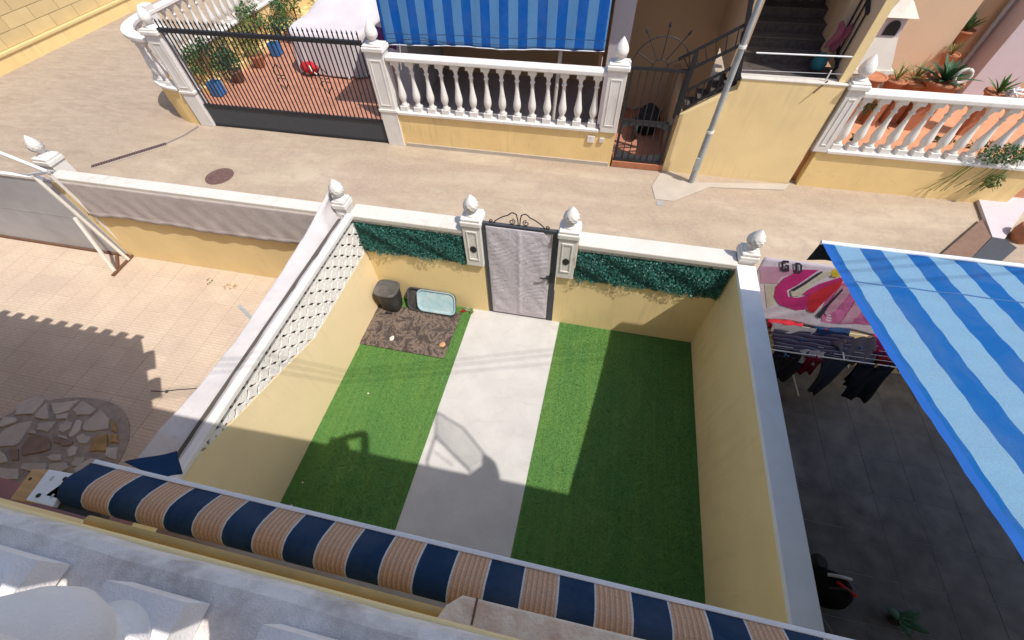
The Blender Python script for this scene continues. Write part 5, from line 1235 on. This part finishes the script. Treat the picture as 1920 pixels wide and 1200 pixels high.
# potted plants
def pot(name, px, py, Y, r, h, label, plant, seed, stand=True):
    """px,py = centre of the rim in the photo"""
    c = gy(px, py, Y); c = Vector((c.x, c.y, c.z - h)); t = thing(name, tuple(c), label, 'potted plant', 'terracotta pots on the terrace')
    MB().lathe([(r * .62, 0), (r * .92, h * .82), (r * 1.06, h * .83), (r * 1.08, h), (r * .95, h), (r * .9, h * .9)], c, 18).build('pot', 'terracotta', t)
    if stand: MB().box((c.x - r * .55, c.y - r * .55, .55), (c.x + r * .55, c.y + r * .55, c.z)).build('stand', 'terracotta', t)
    mb = MB(); rn = random.Random(seed)
    if plant == 'agave':
        for k in range(26):
            az = k * 2.4; lean = R(20 + 58 * (k / 26)); blade(mb, (c.x, c.y, c.z + h * .9), az, rn.uniform(.36, .58) * r / .3, .042, lean, .35)
    elif plant == 'aloe':
        for k in range(14): blade(mb, (c.x, c.y, c.z + h * .9), k * 2.4, rn.uniform(.25, .4), .028, R(10 + 45 * rn.random()), .2)
    elif plant == 'grass':
        for k in range(40): blade(mb, (c.x, c.y, c.z + h * .9), rn.uniform(0, 6.28), rn.uniform(.25, .5), .008, R(8 + 50 * rn.random()), .5)
    if plant: o = mb.build('foliage', {'agave': 'leaf_dark', 'aloe': 'leaf', 'grass': 'leaf_yel'}[plant], t, fix=False)
    return t
pot('potted_agave', 1772, 148, 6.1, .32, .42, 'large terracotta pot with a spiky dark agave on the terrace', 'agave', 1)
pot('potted_grass', 1716, 147, 6.3, .27, .38, 'terracotta pot behind the rail, between the grassy pot and the agave', 'grass', 2)
pot('potted_grass', 1682, 148, 6.1, .19, .25, 'smaller terracotta pot with thin upright stems right of the chimney', 'grass', 3)
pot('terracotta_bowl', 1640, 142, 5.9, .22, .16, 'wide terracotta bowl directly below the barbecue chimney', None, 4)
pot('potted_aloe', 1872, 172, 6.0, .20, .22, 'low pot with bright green aloe at the far right of the terrace', 'aloe', 5)
pot('potted_shrub', 1812, 55, 8.15, .18, .25, 'pot with grey green plant fixed high on the wall by the drain pipe', 'aloe', 6, False)
pot('potted_flower', 1786, 100, 7.85, .15, .22, 'pot with yellow green leaves fixed on the wall behind the agave', 'grass', 7, False)
p = gy(1806, 143, 6.0)
tag(MB().tube([(p.x + .12 * math.cos(a), p.y, p.z + .12 * math.sin(a)) for a in np.linspace(0, 6.283, 20)], .03, 8).build('woven_ring', 'whitecap', base=tuple(p)), 'cream woven ring leaning right of the agave pot', 'ring')
p = gy(1893, 182, 5.8); mb = MB(); rn = random.Random(31)
for k in range(5): mb.tube([p + Vector((rn.uniform(-.2, .2), rn.uniform(-.1, .1), rn.uniform(-.1, .15))) for _ in range(5)], .018, 6)
tag(mb.build('metal_ornament', 'alu_white', base=tuple(p)), 'bright twisted metal ornament at the right end of the terrace rail', 'ornament')
# creeping plants through the balusters
for k, (px, py, n_, sx, sz, y, lab) in enumerate(((1885, 290, 420, .42, .20, 4.42, 'green creeper spilling over the sill at the far right of the balustrade'),
        (1865, 340, 120, .16, .16, 4.42, 'small tuft of creeper at the foot of the yellow wall on the far right'),
        (1630, 200, 70, .13, .12, 4.75, 'small green plant behind the left balusters'),
        (1600, 262, 40, .08, .06, 4.75, 'dark tuft at the base of the first balusters'),
        (1760, 262, 90, .30, .05, 4.75, 'low dry plant at the base of the middle balusters'),
        (1850, 275, 160, .35, .10, 4.75, 'low green plant behind the right balusters'))):
    p = gy(px, py, y); mb = MB(); leaves(mb, p, n_, (sx, .09, sz), .034, random.Random(60 + k), .3)
    rn = random.Random(k)
    for _ in range(8): mb.tube([p + Vector((rn.uniform(-sx, sx), .05, .1)), p + Vector((rn.uniform(-sx, sx), -.03, -sz * rn.uniform(.5, 1.4)))], .004, 4)
    tag(mb.build('creeper', ['leaf', 'leaf', 'leaf', 'leaf_dark', 'leaf_yel', 'leaf'][k], base=tuple(p), fix=False), lab, 'plant', 'creepers on the right balustrade')
# hanging dry stems on the wall below
mb = MB(); rn = random.Random(77)
for _ in range(16):
    x = rn.uniform(8.0, 8.9); mb.tube([(x, 4.44, .72), (x - .1, 4.40, .55), (x - rn.uniform(.1, .3), 4.42, rn.uniform(.15, .4))], .006, 4)
tag(mb.build('dry_vine', 'leaf_yel', base=(8.5, 4.45, .4)), 'thin dry stems hanging down the yellow wall below the creeper', 'plant')
# things and painted shade patches at the corner on the far right
q = [gz(x, y, .0) for x, y in [(1832, 374), (1858, 446), (1881, 450), (1913, 404), (1930, 380), (1930, 350)]]
tag(MB().prism([(p.x, p.y) for p in q], ZS + .01, .03).build('ramp_plate', 'lilac_wall', base=tuple(q[0]), bevel=.006), 'pale grey ramp slab at the corner of the wall on the far right', 'ramp')
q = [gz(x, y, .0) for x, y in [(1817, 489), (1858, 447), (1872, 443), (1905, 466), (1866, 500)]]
tag(MB().prism([(p.x, p.y) for p in q], ZS + .01, .02).build('painted_deep_shade', 'iron_grey', base=tuple(q[0])), 'dark painted patch of deep shade on the street beyond the blue awning', 'mat')  # dark colour stands in for deeper shade on the ground
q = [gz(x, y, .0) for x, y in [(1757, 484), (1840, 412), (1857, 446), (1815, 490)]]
tag(MB().prism([(p.x, p.y) for p in q], ZS + .01, .015).build('painted_shadow_band', surf('shadow_brown', (.21, .13, .095, 1), .15, 9, 90, .95, .5), base=tuple(q[0])), 'brown painted shadow band on the street left of the dark patch', 'mat')  # brown colour stands in for a shadow band across the street
p = gz(1905, 435, .1); tag(MB().lathe([(.14, 0), (.18, .15), (.17, .28), (.10, .34), (.10, .28)], (p.x + .15, p.y, ZS), 16).build('clay_jar', 'terracotta', base=(p.x, p.y, ZS)), 'clay jar at the right edge beside the grey ramp', 'jar')

# ------------------------------------------------------------ yard behind the long gate
path = []
for a in np.linspace(R(270), R(180), 9): path.append((-8.75 + 1.25 * math.cos(a), 5.85 + 1.25 * math.sin(a)))
path += [(-10.0, y) for y in np.arange(6.3, 14.1, .45)]
cb = thing('curved_balustrade', (-9.6, 6, ZS), 'curved white balustrade on a yellow wall enclosing the yard left of the long gate', 'balustrade wall', 'balustrade walls across the street')
def sweep(prof, path_):
    mb = MB(); k = len(prof); vs = []
    for i, (x, y) in enumerate(path_):
        a = path_[max(i - 1, 0)]; b = path_[min(i + 1, len(path_) - 1)]; d = Vector((b[0] - a[0], b[1] - a[1], 0)).normalized(); n = Vector((-d.y, d.x, 0))
        vs += [(x + n.x * o, y + n.y * o, z) for o, z in prof]
    fs = [(i * k + j, (i + 1) * k + j, (i + 1) * k + (j + 1) % k, i * k + (j + 1) % k) for i in range(len(path_) - 1) for j in range(k)]
    fs += [tuple(range(k)), tuple(range((len(path_) - 1) * k, len(path_) * k))]
    return mb.add(vs, fs)
sweep([(-.09, -.3), (.09, -.3), (.09, .78), (-.09, .78)], path).build('wall', 'yellow_wall2', cb)
sweep([(-.14, .782), (.14, .782), (.14, .84), (-.14, .84)], path).build('sill', 'white', cb, bevel=.01)
sweep([(-.13, 1.80), (.13, 1.80), (.13, 1.88), (-.13, 1.88)], path).build('handrail', 'white', cb, bevel=.015)
bm3 = baluster_mesh(.96, .15, 'white', 'baluster', 10)
L_ = [0]
for a, b in zip(path, path[1:]): L_.append(L_[-1] + math.hypot(b[0] - a[0], b[1] - a[1]))
s_ = .25
while s_ < L_[-1]:
    i = max(k for k in range(len(L_)) if L_[k] <= s_); i = min(i, len(path) - 2); f = (s_ - L_[i]) / (L_[i + 1] - L_[i])
    x = path[i][0] * (1 - f) + path[i + 1][0] * f; y = path[i][1] * (1 - f) + path[i + 1][1] * f
    inst('baluster', bm3, cb, (x, y, .84)); s_ += .29
MB().box((-10.12, 5.95, .84), (-9.88, 6.19, 2.0)).build('post', 'white', cb, bevel=.01)
# flower bed with yellow kerb and plants
fb_ = structure(MB().box((-9.9, 5.95, -.04), (-9.40, 13, .14)).build('flower_bed', 'yellow_wall2', base=(-9.6, 8, 0)))
kinds = [('leaf', 'green bushy plant in a row along the yard wall, nearest the gate'), ('leaf_dark', 'dark green shrub, second in the row along the yard wall'), ('leaf_yel', 'yellow green shrub, third in the row along the yard wall'),
         ('leaf', 'tall green plant, fourth in the row along the yard wall'), ('leaf_dark', 'dark bush, fifth in the row along the yard wall'), ('leaf', 'leafy plant at the far end of the yard wall'), ('leaf', 'green climber by the back wall left of the covered car')]
for k, (mt__, lab) in enumerate(kinds):
    px, py = [(375, 105), (400, 75), (432, 62), (352, 60), (470, 45), (510, 20), (520, 45)][k]
    c = Vector((-9.55 + [.05, 0, .1, -.1, .05, 0, .5][k], [6.35, 7.1, 7.9, 8.8, 9.8, 11.0, 12.2][k], .1)); h = [.8, .85, .7, .95, .75, .85, 1.1][k]
    t = thing('yard_plant', (c.x, c.y, .1), lab, 'plant', 'plants in the yard behind the long gate')
    mb = MB(); rn = random.Random(90 + k)
    for _ in range(6): mb.tube([(c.x, c.y, .1), (c.x + rn.uniform(-.15, .15), c.y + rn.uniform(-.15, .15), .1 + h * .5), (c.x + rn.uniform(-.35, .35), c.y + rn.uniform(-.35, .35), .1 + h)], .012, 5)
    mb.build('stem', 'brown_wood', t)
    mb = MB()
    for _ in range(11): leaves(mb, (c.x + rn.uniform(-.34, .34), c.y + rn.uniform(-.5, .5), .15 + h * rn.uniform(.2, 1)), 60, (.20, .22, .18), .05, rn, .5)
    mb.build('foliage', mt__, t, fix=False)
for k, (px, py, lab) in enumerate(((400, 130, 'dark pot with purple leaves behind the first blue crate'), (432, 112, 'brown pot with withered plant between the two blue crates'), (500, 70, 'dark pot beside the covered car at the yard wall'))):
    c = Vector(([-9.05, -9.0, -8.9][k], [6.75, 7.75, 9.6][k], .1)); t = thing('yard_pot', (c.x, c.y, 0), lab, 'potted plant', 'pots in the yard behind the long gate')
    MB().lathe([(.12, 0), (.19, .26), (.20, .30), (.17, .29)], (c.x, c.y, 0), 14).build('pot', 'brown_wood' if k != 1 else 'terracotta', t)
    mb = MB(); leaves(mb, (c.x, c.y, .45), 120, (.24, .24, .20), .045, random.Random(k), .5); mb.build('foliage', 'leaf_dark' if k != 1 else 'leaf_yel', t, fix=False)
for k, (px, py, lab) in enumerate(((376, 168, 'blue crate behind the left end of the long gate'), (461, 105, 'blue crate further back along the yard wall'))):
    c = Vector(([-9.15, -8.95][k], [5.95, 8.6][k], 0)); t = thing('blue_crate', (c.x, c.y, 0), lab, 'crate', 'blue crates in the yard')
    s_ = .135
    for a_, b_ in (((-s_, -s_), (s_, -s_ + .02)), ((-s_, s_ - .02), (s_, s_)), ((-s_, -s_ + .021), (-s_ + .02, s_ - .021)), ((s_ - .02, -s_ + .021), (s_, s_ - .021))):
        MB().box((c.x + a_[0], c.y + a_[1], 0.0), (c.x + b_[0], c.y + b_[1], .33)).build('side', 'pot_blue', t)
    MB().box((c.x - s_ + .021, c.y - s_ + .021, 0), (c.x + s_ - .021, c.y + s_ - .021, .2)).build('content', surf('teal_soil', (.03, .10, .17, 1)), t)
    mb = MB(); leaves(mb, (c.x, c.y, .30), 30, (.1, .1, .08), .035, random.Random(k + 9)); mb.build('sprigs', 'leaf_dark', t, fix=False)
for k, (px, py) in enumerate(((405, 165), (345, 130))):
    pass
# covered car
cc = thing('covered_car', (-6.35, 9.6, 0), 'car under a pale lilac grey dust cover in the yard', 'car')
def carf(u, v):
    a = 2 * math.pi * u; rx, ry = 1.18, 2.25
    cs, sn = math.cos(a), math.sin(a); e = .28
    sx_ = (abs(cs) ** e) * (1 if cs >= 0 else -1); sy_ = (abs(sn) ** e) * (1 if sn >= 0 else -1)
    if v < .62:
        t = v / .62; z = .02 + .80 * t; k = 1.0 + .03 * (1 - t) + .02 * math.sin(a * 34 + 3 * math.sin(a * 5)) * (1 - t)
    elif v < .75:
        t = (v - .62) / .13; z = .82 + .12 * math.sin(t * math.pi / 2); k = 1 - .06 * (1 - math.cos(t * math.pi / 2))
    else:
        t = (v - .75) / .25; k = .94 * (1 - t); z = .94
    x = rx * sx_ * k; y = ry * sy_ * k
    hood = .30 / (1 + math.exp(-(y + .85) * 5)) * (1 / (1 + math.exp((y - 1.6) * 6)))
    roof = hood * (1 - abs(x / 1.02) ** 4 * .7) * 1.35
    z += roof * (1 if v > .75 else max(0, (v - .4) / .35)) + .010 * math.sin(x * 5 + y * 3)
    return (-6.50 + x, 9.75 + y, z * 1.12)
MB().grid(carf, 160, 44).build('cover', 'car_cover', cc, solid=.004)
for (x, y) in ((-7.2, 8.35), (-5.5, 8.35)):
    o = MB().lathe([(.27, -.08), (.30, -.05), (.30, .05), (.27, .08)], (0, 0, 0), 16).build('wheel', 'rubber', cc)
    o.matrix_local = Matrix.Translation((x + 6.35, y - 9.6, .30)) @ Matrix.Rotation(R(90), 4, 'Y') @ Matrix.Translation((-6.35, 9.6, 0)).inverted() if False else Matrix.Translation((x + 6.35, y - 9.6, .30)) @ Matrix.Rotation(R(90), 4, 'Y') @ Matrix.Translation((6.35 * 0, 0, 0)) @ Matrix.Translation(Vector((-6.35, 9.6, 0)))
# red bag and painted dark shadow in front of the car
p = gz(588, 138, 0); rb = thing('red_bag', (p.x, p.y, 0), 'red bag lying in front of the covered car', 'bag')
def rbf(u, v):
    a = 2 * math.pi * u; r_ = math.sin(math.pi * min(.999, .02 + .96 * v)) ** .5
    return (p.x + .30 * r_ * math.cos(a) * (1 + .08 * math.sin(3 * a + 5 * v)), p.y + .24 * r_ * math.sin(a), .02 + .36 * v + .02 * math.sin(5 * a) * r_)
MB().grid(rbf, 24, 12).build('body', 'red', rb); MB().tube([(p.x + .1, p.y - .2, .3), (p.x + .18, p.y - .28, .2), (p.x + .3, p.y - .26, .1)], .02, 6).build('strap', 'whitecap', rb)
p2 = gz(645, 131, 0)
def bbf(u, v):
    x = p2.x - .42 + 1.15 * u; return (x, p2.y + .22 - .44 * v, .03 + .13 * math.sin(math.pi * v) * (1 - .5 * u) + .01 * math.sin(20 * u))
tag(MB().grid(bbf, 20, 8).build('painted_shadow_sheet', cloth('painted_shadow_sheet', (.02, .022, .02, 1)), base=tuple(p2), solid=.01), 'black sheet painted as shadow on the yard tiles right of the red bag', 'cloth')  # black shape stands in for a shadow lying on the tiles
tag(MB().tube([(p2.x - .45, p2.y - .3, .02), (p2.x - .1, p2.y - .2, .02), (p2.x + .2, p2.y - .18, .02)], .025, 6).build('white_stick', 'whitecap', base=(p2.x, p2.y, .02)), 'short white stick on the tiles below the red bag', 'stick')
tag(MB().tube([(p2.x + .42, p2.y - .55, .02), (p2.x + .44, p2.y - .2, .02)], .03, 6).build('white_bottle', 'whitecap', base=(p2.x + .4, p2.y - .4, .02)), 'pale bottle lying on the tiles near the tall gate pillar', 'bottle')
# far left block wall up the street
bwl = thing('block_wall', (-16.9, 9, ZS), 'yellow painted block wall up the street in the top left corner', 'wall')
MB().box((-17.2, -2, -.3), (-16.95, 20, 4.6)).build('core', 'block_joint', bwl)
bk = MB().box((0, -.44, 0), (.03, .44, .33)).mesh('block', 'block')
for r_ in range(12):
    for k in range(14):
        y = 1.0 + k * .90 + (.45 if r_ % 2 else 0)
        inst('block', bk, bwl, (-16.952, y, .37 + r_ * .345))
MB().box((-16.95, -2, -.3), (-16.78, 20, .30)).build('plinth', 'yellow_wall2', bwl)
MB().box((-16.95, -2, .302), (-16.74, 20, .36)).build('plinth_cap', surf('bright_yellow_band', (.66, .50, .24, 1), .05, 3, 40), bwl)
# overhead cables (their shadows cross the patio)
for k, (a_, b_, lab) in enumerate((((550, 690), (1130, 672), 'thin overhead cable above the patio, nearest the house'), ((640, 697), (1122, 645), 'thin overhead cable above the patio, nearest the street'), ((650, 690), (1130, 655), 'thin overhead cable above the patio, between the other two'))):
    A_ = gz(*( (650, 716) if k == 0 else (640, 697) if k == 1 else (640, 706))); B_ = gz(*b_); h = 7.2; sh = Vector((SA * h, -SB * h, h)); A_ += sh; B_ += sh
    d = (B_ - A_).normalized(); a0 = A_ - d * 9; b0 = B_ + d * 9; pts = []
    for i in range(25):
        f = i / 24; q = a0.lerp(b0, f); q.z += (f - .5) ** 2 * 1.6 - .02; pts.append(q)
    tag(MB().tube(pts, .0065, 5).build('overhead_cable', 'rubber', base=tuple(A_)), lab, 'cable', 'overhead cables')
# ============================================================ BALCONY: PHOTOGRAPHER, PHONE, DRYING RACK (their shadows fall on the patio)
def skin_mesh(name, verts, edges, radii, mat, parent, root=0, sub=2):
    me = bpy.data.meshes.new(name); b = Vector(parent['_b']); me.from_pydata([tuple(Vector(v) - b) for v in verts], edges, []); me.update()
    o = bpy.data.objects.new(name, me); C.objects.link(o); o.parent = parent; o['_b'] = parent['_b']
    md = o.modifiers.new('Skin', 'SKIN'); md.use_smooth_shade = True
    if not me.skin_vertices: me.attributes.new('skin', 'FLOAT', 'POINT') if False else None
    for i, r_ in enumerate(radii):
        sv = me.skin_vertices[0].data[i]; sv.radius = (r_, r_) if not isinstance(r_, tuple) else r_; sv.use_root = (i == root)
    s_ = o.modifiers.new('Subdivision', 'SUBSURF'); s_.levels = sub; s_.render_levels = sub
    me.materials.append(M[mat]); return o
pr_ = thing('person', (2.05, -4.45, 4.02), 'person on the balcony in grey t-shirt and jeans holding up a phone, behind the viewpoint', 'person')
sx = Vector((2.05, -4.45, 4.02))
hand = CAM - RZ * 0.085 + RX * 0.055 - RY * 0.01
elbow = Vector((1.79, -3.81, 5.60)); shoulder = Vector((1.87, -4.16, 5.43))
elb2 = Vector((1.36, -4.26, 5.30)); sh2 = Vector((1.56, -4.33, 5.38)); hand2 = CAM - RZ * 0.085 - RX * 0.045 + RY * .03
RARM = 1
V_ = [(1.86, -4.50, 4.92), (1.83, -4.44, 5.08), (1.77, -4.34, 5.24), (1.70, -4.23, 5.37), (1.64, -4.15, 5.46), (1.575, -4.05, 5.54), (1.53, -4.00, 5.62),
      tuple(shoulder), tuple(elbow), tuple(hand + (elbow - hand).normalized() * .06), tuple(hand),
      tuple(sh2), tuple(elb2), tuple(hand2 + (elb2 - hand2).normalized() * .06), tuple(hand2),
      (1.97, -4.46, 4.86), (2.00, -4.43, 4.48), (2.02, -4.47, 4.12), (2.00, -4.35, 4.06),
      (1.79, -4.58, 4.86), (1.78, -4.56, 4.48), (1.78, -4.60, 4.12), (1.77, -4.48, 4.06)]
E_ = [(0, 1), (1, 2), (2, 3), (3, 4), (4, 5), (5, 6), (3, 7), (7, 8), (8, 9), (9, 10), (3, 11), (11, 12), (12, 13), (13, 14), (0, 15), (15, 16), (16, 17), (17, 18), (0, 19), (19, 20), (20, 21), (21, 22)]
Rr = [.14, .125, .14, .11, .06, .085, .075, (.062), .056, .044, .052, .062, .052, .042, .05, .085, .058, .042, .04, .085, .058, .042, .04]
skin_mesh('body', V_, E_, Rr, 'skin', pr_)
def shell(nm, idx, grow, mat, root=0):
    mp = {a: i for i, a in enumerate(idx)}; skin_mesh(nm, [V_[a] for a in idx], [(mp[a], mp[b]) for a, b in E_ if a in mp and b in mp], [Rr[a] + grow for a in idx], mat, pr_, root)
shell('tshirt', [0, 1, 2, 3, 7, 11], .016, 'tshirt'); shell('jeans', [0, 15, 16, 17, 19, 20, 21], .016, 'jeans')
hd_ = Vector((1.545, -4.03, 5.59))
MB().grid(lambda u, v: (hd_.x - .01 + .098 * math.sin(math.pi * v * .62) * math.cos(6.283 * u), hd_.y - .02 + .115 * math.sin(math.pi * v * .62) * math.sin(6.283 * u), hd_.z + .01 + .13 * math.cos(math.pi * v * .62)), 20, 10).build('hair', 'hair', pr_)
for s_, h_ in ((1, hand), (-1, hand2)):
    for k in range(4):
        a_ = h_ - RX * .02 * s_ + RY * (-.03 + .02 * k) * 1.0 - RZ * .01; b_ = a_ - RX * .035 * s_ - RZ * .012; c2_ = b_ - RX * .02 * s_ + RZ * .012
        MB().tube([a_, b_, c2_, c2_ - RX * .012 * s_ + RZ * .006], [.010, .009, .008, .006], 8).build('finger', 'skin', pr_)
    MB().tube([h_ - RZ * .005, h_ - RX * .03 * s_ - RZ * .015 - RY * .02, h_ - RX * .05 * s_ - RZ * .02 - RY * .03], [.013, .011, .008], 8).build('thumb', 'skin', pr_)
pc_ = CAM - RZ * 0.035 + RX * .03
ph = thing('phone', tuple(pc_), 'dark phone held out over the balcony rail', 'phone')
def obox(nm, mat, c, hx, hy, hz, par, bev=.004):
    vs = [c + RX * (sx_ * hx) + RY * (sy_ * hy) + RZ * (sz_ * hz) for sz_ in (-1, 1) for sx_, sy_ in ((-1, -1), (1, -1), (1, 1), (-1, 1))]
    return MB().hexa(vs[:4], vs[4:]).build(nm, mat, par, bevel=bev)
obox('body', 'rubber', pc_, .078, .037, .004, ph); obox('screen', 'dark_glass', pc_ - RZ * .0048, .072, .033, .0004, ph, 0)
# folding drying rack standing on the balcony, its wing above the rail
def up(px, py, h): p = gz(px, py, 0); return Vector((p.x + SA * h, p.y - SB * h, h))
dr2 = thing('drying_rack', (2.9, -4.3, 4.02), 'folding drying rack with a raised wing on the balcony, beside the viewpoint', 'drying rack')
a1, a2, a3 = up(800, 866, 5.22), up(816, 818, 5.50), up(880, 882, 5.20)
MB().tube([a1, a2], .014, 8).build('tube', 'white_tube', dr2); MB().tube([a2, a3], .014, 8).build('tube', 'white_tube', dr2)
w1, w2, w3, w4 = up(818, 772, 5.70), up(868, 802, 5.66), up(912, 856, 5.36), up(893, 878, 5.22)
edgeA = [a2, a2.lerp(a3, .5), a3]; 
MB().tube([w1, w2, w3], .012, 8).build('tube', 'white_tube', dr2); MB().tube([w1, a2], .010, 8).build('tube', 'white_tube', dr2)
wm = MB(); n = 30
for k in range(n):
    f = k / (n - 1); lo = a2.lerp(a3, f); hi = w1.lerp(w2, f * 2) if f < .5 else w2.lerp(w3, f * 2 - 1)
    wm.tube([lo, hi], .0042, 4)
o = wm.build('wire', 'white_tube', dr2); o['kind'] = 'stuff'
MB().tube([up(812, 845, 5.35), up(850, 874, 5.2)], .006, 6).build('tube', 'white_tube', dr2)
for p_ in (a1, a3, up(925, 885, 5.2)): MB().tube([p_, Vector((p_.x + .02, -4.35, 4.03))], .012, 8).build('leg', 'white_tube', dr2)
cl2 = [up(905, 852, 5.40), up(918, 856, 5.40), up(930, 868, 5.34), up(937, 890, 5.20), up(885, 884, 5.2), up(903, 872, 5.3)]
mb = MB(); n_ = len(cl2); off = Vector((.02, -.05, 0))
mb.add(cl2 + [c + off for c in cl2], [tuple(range(n_)), tuple(range(n_, 2 * n_))[::-1]] + [(i, (i + 1) % n_, n_ + (i + 1) % n_, n_ + i) for i in range(n_)])
tag(mb.build('hanging_shirt', 'tshirt', base=tuple(cl2[0])), 'bunched grey shirt over the end of the balcony drying rack', 'clothes')
